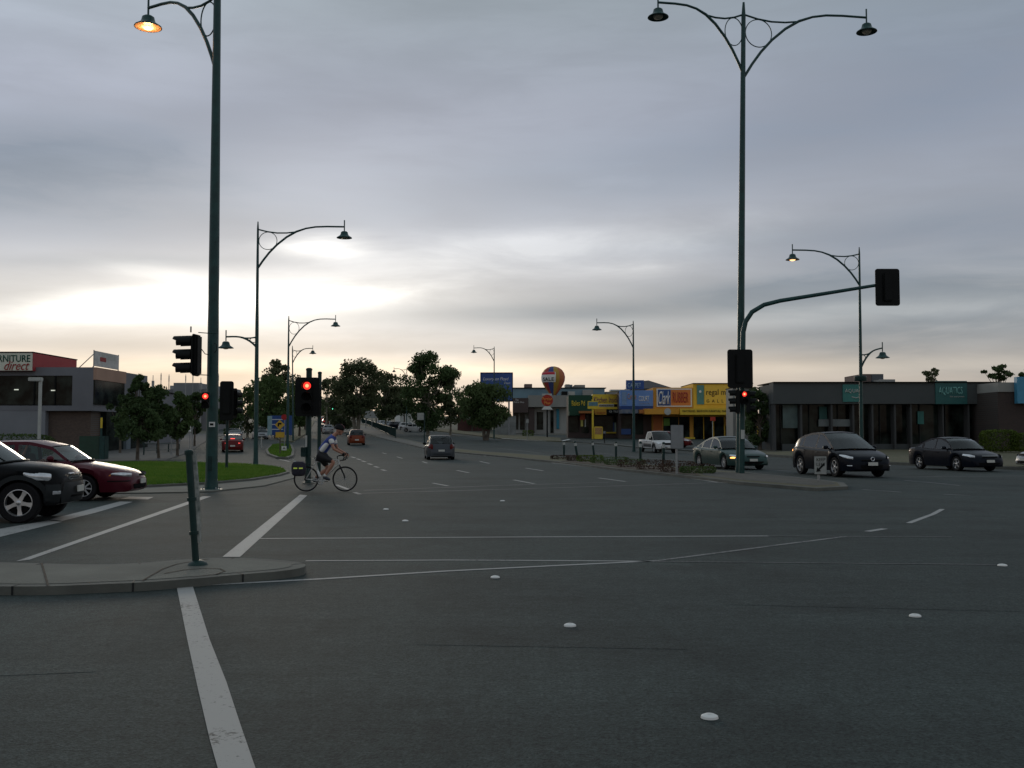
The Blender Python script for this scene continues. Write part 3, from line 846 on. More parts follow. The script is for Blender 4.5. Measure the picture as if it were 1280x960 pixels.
# ------------------------------------------------------------------ traffic lights (faces local -Y)
def traffic_light(label,loc,rz,lit=None,board=True,n=3,k=1.0,vr=.15,bw=.62,bh=1.35,visor=True,cat='traffic light',group='traffic lights at the junction',vis=.30,col='red_on'):
    r=empty('traffic_light',loc,rz,label,cat,group)
    hh=.36*n/2*k
    b=MB(); b.bb(-.17*k,.17*k,-.06*k,.14*k,-hh,hh); b.build('housing',M['black'],r,bevel=.04*k)
    if board:
        q=MB(); w,h=bw*k/2,bh*k/2; c=.1*k; poly=[]
        for cx,cz,a0 in ((w-c,h-c,0),(-w+c,h-c,90),(-w+c,-h+c,180),(w-c,-h+c,270)):
            for t in range(0,91,18): poly.append((cx+c*math.cos(R(a0+t)),cz+c*math.sin(R(a0+t))))
        q.prism(poly,.02*k,.035*k); q.build('target_board',M['black'],r,ang=50)
    for i in range(n):
        z=hh-.36*k*(i+.5)
        l=MB(); l.lathe([(0,-.075*k),(.1*k,-.07*k),(.125*k,-.06*k)],ax='y',c=(0,0,z),n=20)
        on=(lit==i)
        lo=l.build('lens',M[col] if on else M['matte'],r)
        if on:
            m=MB(); m.lathe([(0,-.085*k),(.05*k,-.082*k),(.06*k,-.07*k)],ax='y',c=(0,0,z),n=16); m.build('glow',M['redcore'] if col=='red_on' else M['green_on'],lo)
        if visor:
            v=MB(); rows=[]
            for j_ in range(17):
                a=R(-35+250*j_/16); dep=vis*(1 if 20<j_*250/16-35<160 else .8)*k
                rows.append([(vr*k*math.cos(a),-.06*k,z+vr*k*math.sin(a)),(vr*k*math.cos(a),-.06*k-dep,z+vr*k*math.sin(a)-.01)])
            v.grid(rows); rows2=[[Vector(p)+Vector((.006*math.cos(R(-35+250*j_/16)),0,.006*math.sin(R(-35+250*j_/16)))) for p in rw_] for j_,rw_ in enumerate(rows)]
            v.grid(rows2); v.build('visor',M['black'],r,fix=False)
    return r

# ------------------------------------------------------------------ trees
def tree(name,label,x,y,H,cw,cb,leaf,bark='bark',n=2600,ls=.28,seed=1,clumps=22,group=None,cat='tree',cd=None,flat=.75,lean=0,tr=.16,tip=1.0,stems=1,z0=None,dens=1.0):
    rnd=random.Random(seed)
    z=zr(y) if z0 is None else z0
    root=empty(name,(x,y,z),0,label,cat,group)
    ch=H-cb; cz=cb+ch/2
    cl=[]
    for i in range(clumps):
        f=(i+.5)/clumps
        for _ in range(30):
            a=rnd.uniform(0,2*math.pi); q=rnd.random()**.5; zz=rnd.uniform(-1,1)
            env=math.sqrt(max(0,1-zz*zz))
            if tip!=1.0: env=((1-zz)/2)**tip*1.05
            if env>.08: break
        rr=cw/2*env*q
        cl.append((Vector((math.cos(a)*rr+lean*(cb+ (zz+1)/2*ch)/H,math.sin(a)*rr*(cd or 1),cz+zz*ch/2*.86)), rnd.uniform(.10,.25)*min(cw,ch*1.3)*(1 if tip==1 else max(.35,env))))
    t=MB(); nst=stems
    for s_ in range(nst):
        ox=rnd.uniform(-.3,.3)*(nst>1)
        pts=[(ox*.4,0,-.15)]; 
        for k in range(1,6):
            f=k/5; pts.append((ox*(1+f*2)+lean*f*.7+rnd.uniform(-.06,.06)*H*.1,rnd.uniform(-.05,.05)*H*.1,f*(cb+ch*.55)))
        t.tube(pts,[tr*1.25,tr*.95,tr*.8,tr*.62,tr*.42,tr*.2],8)
        tp=[Vector(p) for p in pts]
    for i,(c,rr) in enumerate(cl):
        if i%2==0 or i<14:
            f=rnd.uniform(.45,.9); b=tp[2].lerp(tp[4],f); mid=b.lerp(c,.5)+Vector((0,0,-.04*H+rnd.uniform(0,.05)*H))
            t.tube([b,mid,c],[tr*.38,tr*.25,tr*.08],6)
    t.build('trunk',M[bark],root,fix=False)
    lf=MB(); V=[];Fc=[]
    per=int(n*dens/len(cl))
    for c,rr in cl:
        for _ in range(per):
            u=rnd.gauss(0,1),rnd.gauss(0,1),rnd.gauss(0,1); L_=math.sqrt(sum(a*a for a in u))+1e-6
            q=rr*(rnd.random()**.45)
            p=Vector((c.x+u[0]/L_*q,c.y+u[1]/L_*q,c.z+u[2]/L_*q*flat))
            if p.z<cb*.8: p.z=cb*.8+rnd.random()*.3
            s_=ls*rnd.uniform(.5,1.3)
            a=Vector((rnd.gauss(0,1),rnd.gauss(0,1),rnd.gauss(0,.6))).normalized(); b=a.orthogonal().normalized(); b=(Matrix.Rotation(rnd.uniform(0,6.28),3,a)@b)
            c2=a.cross(b)
            i0=len(V); V+= [tuple(p-b*s_*.5),tuple(p+c2*s_*.26),tuple(p+b*s_*.5),tuple(p-c2*s_*.26)]; Fc.append((i0,i0+1,i0+2,i0+3))
    lf.v=V; lf.f=Fc; lf.m=[0]*len(Fc)
    lf.build('crown',M[leaf],root,smooth=False,fix=False)
    return root
def leafmass(name,label,boxes,leaf,n,ls,parent=None,seed=3,cat='hedge',kind=None,loc=(0,0,0),group=None):
    rnd=random.Random(seed); V=[];Fc=[]
    tot=sum((b[1]-b[0])*(b[3]-b[2])+1 for b in boxes)
    for b in boxes:
        for _ in range(int(n*((b[1]-b[0])*(b[3]-b[2])+1)/tot)):
            # biased to the surface
            q=[rnd.uniform(-1,1) for _ in range(3)]
            m=max(abs(a) for a in q); k=rnd.uniform(.8,1)/m if rnd.random()<.7 else 1
            l2=math.sqrt(sum((a*k)**4 for a in q))**.5
            q=[a*k/max(1,l2) for a in q]
            p=Vector(((b[0]+b[1])/2+q[0]*(b[1]-b[0])/2,(b[2]+b[3])/2+q[1]*(b[3]-b[2])/2,(b[4]+b[5])/2+q[2]*(b[5]-b[4])/2))
            s_=ls*rnd.uniform(.5,1.3); a=Vector((rnd.gauss(0,1),rnd.gauss(0,1),rnd.gauss(0,1))).normalized(); c1=a.orthogonal().normalized(); c2=a.cross(c1)
            i0=len(V); V+=[tuple(p-c1*s_*.5),tuple(p+c2*s_*.3),tuple(p+c1*s_*.5),tuple(p-c2*s_*.3)]; Fc.append((i0,i0+1,i0+2,i0+3))
    lf=MB(); lf.v=V; lf.f=Fc; lf.m=[0]*len(Fc)
    o=lf.build(name,M[leaf],parent,smooth=False,fix=False,loc=loc)
    if not parent: tag(o,label,cat,group,kind)
    return o
# ------------------------------------------------------------------ camera, sky, light
cam=bpy.data.cameras.new('camera'); cam.sensor_width=36; cam.lens=36*F/1280; cam.clip_end=6000; cam.clip_start=.1
co=bpy.data.objects.new('camera',cam); COL.objects.link(co); co.location=(0,0,EYE); co.rotation_euler=(math.pi/2+TILT,0,0); sc.camera=co
SUN_AZ=math.atan((285-640)/F); SUN_EL=R(8)
w=bpy.data.worlds.new('World'); sc.world=w; w.use_nodes=True; nt=w.node_tree
for n in list(nt.nodes): nt.nodes.remove(n)
def N(t,**k):
    n=nt.nodes.new(t)
    for a,b in k.items(): setattr(n,a,b)
    return n
def Lk(a,b): nt.links.new(a,b)
out=N('ShaderNodeOutputWorld'); bg=N('ShaderNodeBackground'); Lk(bg.outputs[0],out.inputs[0])
tc=N('ShaderNodeTexCoord'); D_=tc.outputs['Generated']
sky=N('ShaderNodeTexSky',sky_type='NISHITA'); sky.sun_disc=False; sky.sun_elevation=SUN_EL; sky.sun_rotation=SUN_AZ
def math_(op,a,b=None,c=None):
    n=N('ShaderNodeMath',operation=op)
    for i,v in enumerate((a,b,c)):
        if v is None: continue
        if isinstance(v,(int,float)): n.inputs[i].default_value=v
        else: Lk(v,n.inputs[i])
    return n.outputs[0]
sep=N('ShaderNodeSeparateXYZ'); Lk(D_,sep.inputs[0]); dx_,dy_,dz_=sep.outputs
zc=math_('MAXIMUM',dz_,0.0)
az=math_('ARCTAN2',dx_,dy_)
el=math_('ARCSINE',dz_)
# cloud sheet coordinates: sight line cut with a level layer
den=math_('ADD',zc,.10)
px_=math_('DIVIDE',dx_,den); py_=math_('DIVIDE',dy_,den)
cv=N('ShaderNodeCombineXYZ'); Lk(px_,cv.inputs[0]); Lk(py_,cv.inputs[1])
def noise(scale,det,rough,sx=1,sy=1,off=0,rot=0,dist=0):
    mp=N('ShaderNodeMapping'); mp.inputs['Scale'].default_value=(sx,sy,1); mp.inputs['Location'].default_value=(off,off*.7,off); mp.inputs['Rotation'].default_value=(0,0,rot)
    Lk(cv.outputs[0],mp.inputs['Vector'])
    n=N('ShaderNodeTexNoise'); n.inputs['Scale'].default_value=scale; n.inputs['Detail'].default_value=det; n.inputs['Roughness'].default_value=rough; n.inputs['Distortion'].default_value=dist
    Lk(mp.outputs[0],n.inputs['Vector']); return n.outputs['Fac']
def rng(f,a,b,c,d,sm_=True):
    n=N('ShaderNodeMapRange'); n.inputs['From Min'].default_value=a; n.inputs['From Max'].default_value=b; n.inputs['To Min'].default_value=c; n.inputs['To Max'].default_value=d
    if sm_: n.interpolation_type='SMOOTHSTEP'
    Lk(f,n.inputs['Value']); return n.outputs['Result']
n1=noise(.42,4,.45,1,1.1,3.1,.35,.2)       # large soft masses
n2=noise(1.1,6,.5,.55,1.25,8.3,.45,.4)    # streaks fanning from the sunset
av=N('ShaderNodeCombineXYZ'); Lk(math_('MULTIPLY',az,5.0),av.inputs[0]); Lk(math_('MULTIPLY',el,24.0),av.inputs[1])
n3n=N('ShaderNodeTexNoise'); n3n.inputs['Scale'].default_value=1.0; n3n.inputs['Detail'].default_value=7; n3n.inputs['Roughness'].default_value=.6; n3n.inputs['Distortion'].default_value=.35
Lk(av.outputs[0],n3n.inputs['Vector']); n3=n3n.outputs['Fac']
er=N('ShaderNodeValToRGB'); e_=rng(el,0,.46,0,1,False); Lk(e_,er.inputs['Fac'])
cr=er.color_ramp; cr.interpolation='EASE'
stops=[(0,(.75,.575,.45)),(.12,(.67,.58,.49)),(.25,(.555,.55,.55)),(.42,(.44,.465,.53)),(.66,(.37,.405,.49)),(1,(.37,.43,.48))]
cr.elements[0].position=0; cr.elements[0].color=(*stops[0][1],1); cr.elements[1].position=1; cr.elements[1].color=(*stops[-1][1],1)
for p_,c_ in stops[1:-1]:
    k_=cr.elements.new(p_); k_.color=(*c_,1)
m1=rng(n1,.34,.66,.84,1.14); m2=rng(n2,.3,.7,.94,1.07); m3=rng(n3,.3,.7,.94,1.06)
mm=math_('MULTIPLY',math_('MULTIPLY',m1,m2),m3)
def patchf(px,py,sx,sy,rot=0,rag=1.6,soft=1.0):
    a0=math.atan((px-640)/F); e0=math.atan((544-py)/F)
    a=math_('SUBTRACT',az,a0); e=math_('SUBTRACT',el,e0)
    if rot:
        a2=math_('ADD',math_('MULTIPLY',a,math.cos(rot)),math_('MULTIPLY',e,math.sin(rot)))
        e=math_('SUBTRACT',math_('MULTIPLY',e,math.cos(rot)),math_('MULTIPLY',a,math.sin(rot))); a=a2
    a=math_('DIVIDE',a,sx/F); e=math_('DIVIDE',e,sy/F)
    q=math_('ADD',math_('MULTIPLY',a,a),math_('MULTIPLY',e,e))
    q=math_('ADD',q,math_('MULTIPLY_ADD',n3,-2*rag,rag))
    q=math_('MAXIMUM',q,0.0)
    return math_('EXPONENT',math_('MULTIPLY',q,-soft))
glow=None
def addp(v,k):
    global glow
    t=math_('MULTIPLY',v,k); glow=t if glow is None else math_('ADD',glow,t)
addp(patchf(285,383,150,16,.09,2.0),1.0)
addp(patchf(150,394,90,13,.12,2.0),.8)
addp(patchf(400,311,50,13,.05,1.8),.75)
addp(patchf(440,372,80,9,.1,1.5),.3)
addp(patchf(300,378,280,48,.1,.8),.20)
addp(patchf(330,340,520,150,.15,.4),.13)
addp(patchf(680,310,260,24,.06,1.6),.22)
addp(patchf(800,338,70,10,.03,2.0),.16)
addp(patchf(180,350,60,9,-.1,1.5),.16)
addp(patchf(1010,400,240,12,.02,2.0),.10)
addp(patchf(700,465,520,10,0,2.0),.12)
addp(patchf(430,452,220,14,0,1.5),.12)
gc=N('ShaderNodeVectorMath',operation='SCALE'); gc.inputs[0].default_value=(1.0,.96,.86); Lk(glow,gc.inputs['Scale'])
bs=N('ShaderNodeVectorMath',operation='SCALE'); Lk(er.outputs['Color'],bs.inputs[0]); Lk(mm,bs.inputs['Scale'])
# darker blue-grey banks
dk=None
for a in ((930,378,300,22,.05,.24),(720,225,430,50,.14,.20),(90,250,230,60,.1,.22),(150,200,260,40,.3,.12),(880,305,260,18,.05,.14),(620,392,170,12,.0,.18),(200,338,200,8,.06,.18),(150,440,240,10,0,.14),(1220,60,240,160,0,.14),(1290,420,330,110,0,.46),(90,260,240,70,0,.16),(640,437,300,8,0,.14)):
    t=math_('MULTIPLY',patchf(*a[:4],rot=a[4],rag=1.2),a[5]); dk=t if dk is None else math_('ADD',dk,t)
dkm=math_('SUBTRACT',1.0,math_('MINIMUM',dk,.4))
bs2=N('ShaderNodeVectorMath',operation='SCALE'); Lk(bs.outputs[0],bs2.inputs[0]); Lk(dkm,bs2.inputs['Scale'])
bt=N('ShaderNodeVectorMath',operation='SCALE'); bt.inputs[0].default_value=(-.10,-.02,.06); Lk(math_('MINIMUM',dk,.4),bt.inputs['Scale'])
bs3=N('ShaderNodeVectorMath',operation='ADD'); Lk(bs2.outputs[0],bs3.inputs[0]); Lk(bt.outputs[0],bs3.inputs[1]); bs2=bs3
# warm strip under the cloud base
wa=patchf(560,462,420,10,0,1.6); wv=N('ShaderNodeVectorMath',operation='SCALE'); wv.inputs[0].default_value=(.14,.08,.0); Lk(wa,wv.inputs['Scale'])
s1=N('ShaderNodeVectorMath',operation='ADD'); Lk(bs2.outputs[0],s1.inputs[0]); Lk(gc.outputs[0],s1.inputs[1])
s2=N('ShaderNodeVectorMath',operation='ADD'); Lk(s1.outputs[0],s2.inputs[0]); Lk(wv.outputs[0],s2.inputs[1])
# what the thin cloud lets through of the clear sky above it
sk=N('ShaderNodeVectorMath',operation='SCALE'); Lk(sky.outputs[0],sk.inputs[0]); sk.inputs['Scale'].default_value=.003
s3=N('ShaderNodeVectorMath',operation='ADD'); Lk(s2.outputs[0],s3.inputs[0]); Lk(sk.outputs[0],s3.inputs[1])
# the eastern horizon is already dim
bk=math_('MULTIPLY',rng(dy_,-.5,.15,1,0),rng(el,.03,.35,1,0)); bk=math_('SUBTRACT',1.0,math_('MULTIPLY',bk,.25))
s4=N('ShaderNodeVectorMath',operation='SCALE'); Lk(s3.outputs[0],s4.inputs[0]); Lk(bk,s4.inputs['Scale'])
Lk(s4.outputs[0],bg.inputs['Color']); bg.inputs['Strength'].default_value=1.0
sun=bpy.data.lights.new('sun','SUN'); sun.energy=.5; sun.angle=R(14); sun.color=(1,.86,.68)
so=bpy.data.objects.new('sun',sun); COL.objects.link(so)
sd=Vector((math.sin(SUN_AZ)*math.cos(SUN_EL),math.cos(SUN_AZ)*math.cos(SUN_EL),math.sin(SUN_EL)))
so.rotation_euler=sd.to_track_quat('Z','Y').to_euler(); so.location=sd*200
vs=sc.view_settings; vs.view_transform='Standard'; vs.look='None'; vs.exposure=0; vs.gamma=1; vs.use_curve_mapping=False
sc.cycles.max_bounces=6; sc.cycles.transparent_max_bounces=8; sc.cycles.use_denoising=True

# ------------------------------------------------------------------ ground
g=MB(); ys=[-400]+[k for k,_ in KN[1:]]; xs=[-1800,-400,0,400,1800]
g.grid([[(x,y,zr(y)-.06) for x in xs] for y in ys])
go=g.build('ground',M['ground'],smooth=False); tag(go,kind='structure')
# carriageways: one asphalt sheet for the junction and its arms
north_left=[U(130,577),U(205,576.5),U(230,568),U(247,559),U(262,549),U(275,537),U(282,528)]
road=[(-90,-60),(90,-60),(90,36),(40,40.5),U(1280,588),U(1110,581),U(1010,574),U(960,571),U(900,567),U(850,563),U(800,560.5),U(760,556),U(700,552.6),U(628,549),U(600,546),U(560,541),U(500,534),(-38,270),(-60,380),(-100,600),(-160,900),(-185,900),(-145,600),(-104,400)]+north_left[::-1]+[U(60,578),(-90,46)]
ro=drape('road',road,0,M['asphalt']); tag(ro,kind='structure')
# footpath on the left, forecourts on the right
fp=[U(130,577),U(205,576.5),U(230,568),U(247,559),U(262,549),(-45,160),(-75,160),(-60,100),(-70,70),(-90,60),(-90,46),U(60,578)]
fo=drape('footpath',fp,.05,M['path_c'],skirt=.12); tag(fo,kind='structure')
cp=[U(705,551.6),U(760,555),U(800,559.5),U(850,562),U(900,566),U(925,567.5),(23,92),(40,128),(10,150),(-8,160),(-14,172),(-10,140),U(640,546)]
cpo=drape('car_park',cp,-.01,M['asphalt']); tag(cpo,kind='structure')
vg=[U(925,568.5),U(960,570),U(1010,573),U(1110,580),U(1280,587),(42,40.9),(90,37),(95,84),(25,84.6)]
k=drape('kerb',vg,.10,M['kerb'],skirt=.2); tag(k,kind='structure')
vg2=inset(vg,.25); k=drape('verge',vg2,.11,M['verge']); tag(k,kind='structure')
# grass strip beyond the far carriageway with its white kerb
gs=[U(628,548.6),U(665,551),U(702,552),U(700,548),U(660,545),U(625,544),U(560,537),U(500,532),(-33,270),(-35,270),U(500,533.5),U(560,540.5),U(600,545.4)]
k=drape('verge',gs,.09,M['verge'],skirt=.15); tag(k,kind='structure')
k=strip('kerb',[U(627,549.2),U(660,551.6),U(683,552.6),U(703,552.4),U(712,550.5)],.3,.13,M['white'])
k=strip('kerb',[U(735,553.8),U(770,556.8),U(800,560),U(850,563),U(925,568.2)],.3,.12,M['kerb'])
k=strip('path',[U(640,541.5),U(690,543.5),U(740,545),U(800,548.5)],1.6,.02,M['concrete'])

# near island with the leaning post
def kerb_island(poly,h,kw,fill,fname,hh=0): return raised('kerb',poly,h,kw,M['kerb'],fill,fname,hh)
isl=[(-60,701),(-60,732),(0,733),(60,733),(130,730),(180,728),(240,723.5),(300,718),(345,714.5),(372,711),(383,707.5),(380,703.5),(352,700),(310,697.5),(270,697),(225,699.5),(180,703.5),(120,706),(50,704)]
isl=smoothpoly([U(x,y,.085) for x,y in isl],1)
kerb_island(isl,.085,.15,M['concrete'],'traffic_island')
j=[U(x,y,.09) for x,y in ((178,726),(190,719),(204,711),(222,705),(262,698.5))]
strip('path',j,.022,.0935,M['mulch'])
j=[U(x,y,.09) for x,y in ((205,717),(230,712.5),(255,710.5),(275,711),(281,714),(270,718),(240,721))]
strip('path',j,.025,.093,M['mulch'])
for xa,ya,xb,yb in ((60,732,52,704),(-10,731,-8,703)): strip('path',[U(xa,ya,.09),U(xb,yb,.09)],.02,.0935,M['mulch'])
jm=MB(); per=0.0
for (xa,ya),(xb,yb) in zip(isl,isl[1:]+isl[:1]):
    L_=math.hypot(xb-xa,yb-ya); k_=0
    while per<L_:
        f_=per/L_; x=xa+(xb-xa)*f_; y=ya+(yb-ya)*f_; nx,ny=-(yb-ya)/L_,(xb-xa)/L_
        if area(isl)<0: nx,ny=-nx,-ny
        jm.box((x+nx*.072,y+ny*.072,.0445),(.016,.16,.087),rz=math.atan2(ny,nx)-math.pi/2); per+=1.1
    per-=L_
o=jm.build('kerb_joints',M['seal'],smooth=False); tag(o,kind='structure')
# grass island under the tall left lamp
apr=[U(x,y) for x,y in ((60,612),(60,618),(185,617),(262,615.5),(330,608),(368,598),(366,592),(345,584),(320,581.5),(180,579),(60,583))]
k=drape('traffic_island',apr,.03,M['concrete'],skirt=.06); tag(k,kind='structure')
gi=[U(x,y,.09) for x,y in ((70,604),(120,606),(185,606.5),(260,603),(315,598.5),(350,593),(362,589.5),(358,586.5),(345,583.5),(310,580.5),(240,578.5),(185,577.6),(120,579))]
ins=kerb_island(gi,.09,.15,M['grass'],'lawn')
def blades(poly,n,h,dz,seed=5,name='grass',mt='blade'):
    rnd=random.Random(seed); bx=[p[0] for p in poly]; by=[p[1] for p in poly]; V=[];Fc=[]
    def inside(x,y):
        c=False
        for (x1,y1),(x2,y2) in zip(poly,poly[1:]+poly[:1]):
            if (y1>y)!=(y2>y) and x<(x2-x1)*(y-y1)/(y2-y1)+x1: c=not c
        return c
    while len(Fc)<n:
        x=rnd.uniform(min(bx),max(bx)); y=rnd.uniform(min(by),max(by))
        if not inside(x,y): continue
        a=rnd.uniform(0,6.28); ww=.02; hh=h*rnd.uniform(.5,1.2); z=zr(y)+dz; i=len(V)
        V+=[(x-ww*math.cos(a),y-ww*math.sin(a),z),(x+ww*math.cos(a),y+ww*math.sin(a),z),(x+rnd.uniform(-.04,.04),y+rnd.uniform(-.04,.04),z+hh)]; Fc.append((i,i+1,i+2))
    m=MB(); m.v=V;m.f=Fc;m.m=[0]*len(Fc); o=m.build(name,M[mt],smooth=False,fix=False); tag(o,kind='stuff'); return o
tag(blades(ins,42000,.10,.09),'mown green grass on the kerbed island under the tall lamp','grass')
m2=[U(x,y,.13) for x,y in ((332,562),(334,567),(345,571),(360,571.5),(367,569),(368,562),(365,555.5),(350,554.5),(338,556))]
ins2=kerb_island(m2,.13,.2,M['grass'],'lawn')
tag(blades(ins2,9000,.11,.13,6),'green grass round the yellow sign on the small island','grass')
# left median going on behind it
lm=[U(x,y) for x,y in ((352,553),(366,553),(378,546),(386,540),(390,533),(393,527),(380,527),(362,533),(350,541),(346,548))]
k=drape('verge',lm,.12,M['verge'],skirt=.2); tag(k,kind='structure')
# main median
L1=[(1060,606.5),(1020,608.5),(930,601.5),(850,592.5),(770,584.5),(690,575.5),(640,570.5),(567,564),(530,559.5),(500,552.5),(470,545.5),(455,540.8),(440,535.7),(430,530.8),(420,525)]
L2=[(428,524),(445,528),(468,533.5),(482,540),(496,546),(513,549.6),(540,556),(569,560),(640,566),(700,570),(760,575.5),(850,583),(940,590),(1020,597.5),(1055,602)]
med=[U(x,y,.12) for x,y in L1[::-1]+L2[::-1]]
med=[U(x,y,.12) for x,y in L1]+[U(x,y,.12) for x,y in L2]
kerb_island(med,.09,.2,M['verge'],'median')
pv=[U(x,y,.14) for x,y in ((535,559.4),(505,553),(476,546.4),(458,540.8),(444,535.8),(434,531),(445,529.5),(467,534.2),(481,540.8),(495,546.8),(512,550.2),(530,555))]
k=drape('path',pv,.10,M['paver']); tag(k,kind='structure')
pv=[U(x,y,.10) for x,y in ((1045,605),(1020,606.8),(930,600),(880,594),(872,588.5),(940,591.5),(1015,598.8),(1040,602))]
k=drape('path',pv,.10,M['nose']); tag(k,kind='structure')
mulch=[U(x,y,.14) for x,y in ((700,575.5),(770,583),(850,591.2),(876,593.5),(868,588),(850,584.6),(770,577.6),(716,573))]
k=drape('garden_bed',mulch,.105,M['mulch']); tag(k,kind='structure')

# repairs, sealed joints and stains on the carriageway
for pts,mt_ in (([(520,742),(790,748),(860,812),(520,806)],'patch_a'),([(960,640),(1130,641),(1190,655),(985,654)],'patch_b'),([(-40,760),(150,757),(120,840),(-120,850)],'patch_b'),([(560,612),(700,613),(712,622),(556,621)],'patch_a'),([(880,730),(1300,738),(1420,768),(905,756)],'patch_c')):
    o=drape('road_patch',UU(pts),.0018,M[mt_]); tag(o,kind='structure')
rw=random.Random(12)
def sealed(a,b,n=14,w_=.018,amp=3,mt_='seal'):
    pts=[]
    for i in range(n+1):
        f=i/n; pts.append((a[0]+(b[0]-a[0])*f+rw.uniform(-amp,amp)*2,a[1]+(b[1]-a[1])*f+rw.uniform(-amp,amp)*.35))
    g_=UU(pts); o=strip('road_joint',g_,w_,.003,M[mt_])
sealed((420,650),(1250,646),26,.03,1.5); sealed((380,628),(900,624),20,.05,1)
# ------------------------------------------------------------------ road markings
def quad(pts,mt='paint',dz=.005): o=drape('road_marking',UU(pts),dz,M[mt]); return tag(o,kind='structure')
def ln(pts,w_,mt='paint',dz=.004):
    # resample
    g_=UU(pts); return strip('road_marking',g_,w_,dz,M[mt])
quad([(220,730),(240,730),(262,800),(283,853),(300,905),(324,975),(276,975),(262,925),(247,860),(234,800)])
quad([(278,696.5),(300,696.5),(384,619.5),(375,618.5)])
quad([(20,702),(37,700),(264,620.8),(254,620.5)])
quad([(-40,676),(-40,668),(60,651),(78,652.5),(0,671.5)])
quad([(78,651.5),(62,649.5),(100,640),(150,627),(166,627.5),(120,641)])
quad([(150,624),(162,621),(192,621.5),(185,624.5)])
ln([(242,732.5),(400,724),(560,714),(700,707),(820,701.3)],.085)
ln([(820,701.3),(900,691),(980,680.5),(1056,671)],.08,'faint')
ln([(1084,664.5),(1106,661)],.12); ln([(1136,654),(1152,648),(1166,643),(1178,636.5)],.1)
ln([(316,673.5),(640,671.5),(960,670.2)],.09); ln([(960,670.2),(1190,671.5)],.08,'faint2')
ln([(382,701.3),(560,700.4),(700,701),(818,702)],.07); ln([(818,702),(1040,704.3),(1245,706)],.06,'faint2')
ln([(455,613),(640,606.5),(760,603)],.12,'faint'); ln([(444,617),(640,611.5),(800,606.5),(905,603)],.12,'faint')
ln([(690,578.6),(770,587.5),(850,596),(900,603.4),(985,607.5),(1060,611.4)],.14)
ln([(455,541.5),(470,546.5),(500,554),(530,561),(567,566.8),(640,573),(690,578)],.10,'faint')
for a,b in (((600,576.8),(612,579.4)),((571,588),(586,591)),((657,585.2),(679,588.5)),((642,600),(668,604.8)),((541,604),(560,607.5)),((748,597.5),(782,602)),((420,606),(436,612)),((443,615.5),(450,618)),((528,577),(534,579)),((496,571),(503,573)),((478,566),(483,567.5)),((600,568),(607,570))):
    ln([a,b],.12)
for x,y in ((439,571),(446,573.5),(452,576),(460,579.5),(468,583),(477,587)): ln([(x,y),(x+5,y+1.4)],.16)
ln([(1127,596.5),(1200,595.5),(1290,595)],.12,'faint'); ln([(1130,600.5),(1165,603.5),(1200,607)],.12,'faint')
ln([(1078,612),(1127,615.3)],.12,'faint'); ln([(1180,618),(1213,619.5)],.12,'faint')
ln([(940,585.5),(985,589),(1020,590.5)],.12,'faint'); ln([(975,595.5),(1005,596),(1060,599)],.12,'faint')
ln([(620,560),(680,566.5),(700,566.8)],.12,'faint'); ln([(745,566),(765,568)],.12,'faint'); ln([(690,564.5),(705,565.5)],.12,'faint')
ln([(780,570),(850,576)],.12,'faint'); ln([(875,582),(925,585)],.12,'faint'); ln([(860,566.6),(900,569.5),(985,574.5)],.1,'faint')
ln([(350,574.5),(356,575.6),(362,577)],.14)
for i,(x,y,rr) in enumerate(((887,898,.048),(712.5,783,.05),(1144,771,.05),(1253,707.5,.055),(619,722.5,.05),(506.5,651.5,.06),(482.5,637,.06),(628,626.5,.06),(1003,611.3,.09))):
    x_,y_=U(x,y); m=MB(); m.lathe([(rr,0),(rr*.94,.012),(rr*.6,.02),(0,.022)],n=20); m.lathe([(.012,.024),(0,.026)],n=6)
    o=m.build('pavement_marker',M['white'],loc=(x_,y_,.003))
    near=['nearest round white marker disc on the asphalt in the foreground','round white marker disc in the middle of the near asphalt','round white marker disc on the asphalt towards the right side','white marker disc at the end of the faint line by the right edge','white marker disc just below the long curved line','white marker disc between the long crossing line and the cyclist','small white marker disc just in front of the bicycle','far white marker disc below the dashed lane lines','white marker disc beside the tip of the right median'][i]
    tag(o,near,'road marker','round road markers on the junction')
# dark drain cover on the near kerb
# ------------------------------------------------------------------ street lamps
def lp(px,D): return Vector((PX(px,D,590),D,zr(D)))
D1=28.0
top=P(272,-34,D1); lamp('very tall green lamp post on the left grass island with a glowing orange lamp',lp(264.5,D1),top,[(P(185.5,10,29.6),P(271,-8,D1).z,P(271,-8,D1).z-P(271,89,D1).z,2)],.165,.10,'twin and single arm street lamps')
D2=38.5
top=P(929.5,3,D2); lamp('tallest double armed lamp post, on the right median, both lamps unlit',lp(924.5,D2),top,[(P(1083,22,39.4),P(929.5,17,D2).z,P(929.5,17,D2).z-P(929.5,96,D2).z,0),(P(822.5,3,37.8),P(929.5,17,D2).z,P(929.5,17,D2).z-P(929.5,96,D2).z,0)],.15,.085,'twin and single arm street lamps')
G_='curved arm street lamps along the road'
def lam(px,D,tx,ty,arms,label,r0=.12,r1=.055,group=G_,mt='teal',k=1.0,ring=True):
    A=[]
    for (ex,ey,ly,jy,lit) in arms:
        A.append((P(ex,ey,D),P(tx,ly,D).z,P(tx,ly,D).z-P(tx,jy,D).z,lit))
    return lamp(label,lp(px,D),P(tx,ty,D),A,r0,r1,group,k,mt,ring)
lam(319.5,52,322.5,277,[(430.5,283.5,286,336,0),(282.5,421,421,434.5,0)],'slim lamp post on the left grass island with a short low second arm')
lam(359,84,361,395,[(419.5,399,400,434,0)],'middle lamp post of the left row with one arm reaching right above the traffic light')
lam(366,112,365.5,432,[(391,435.5,437,455,0)],'small farthest lamp post of the left row with its arm reaching right',.10)
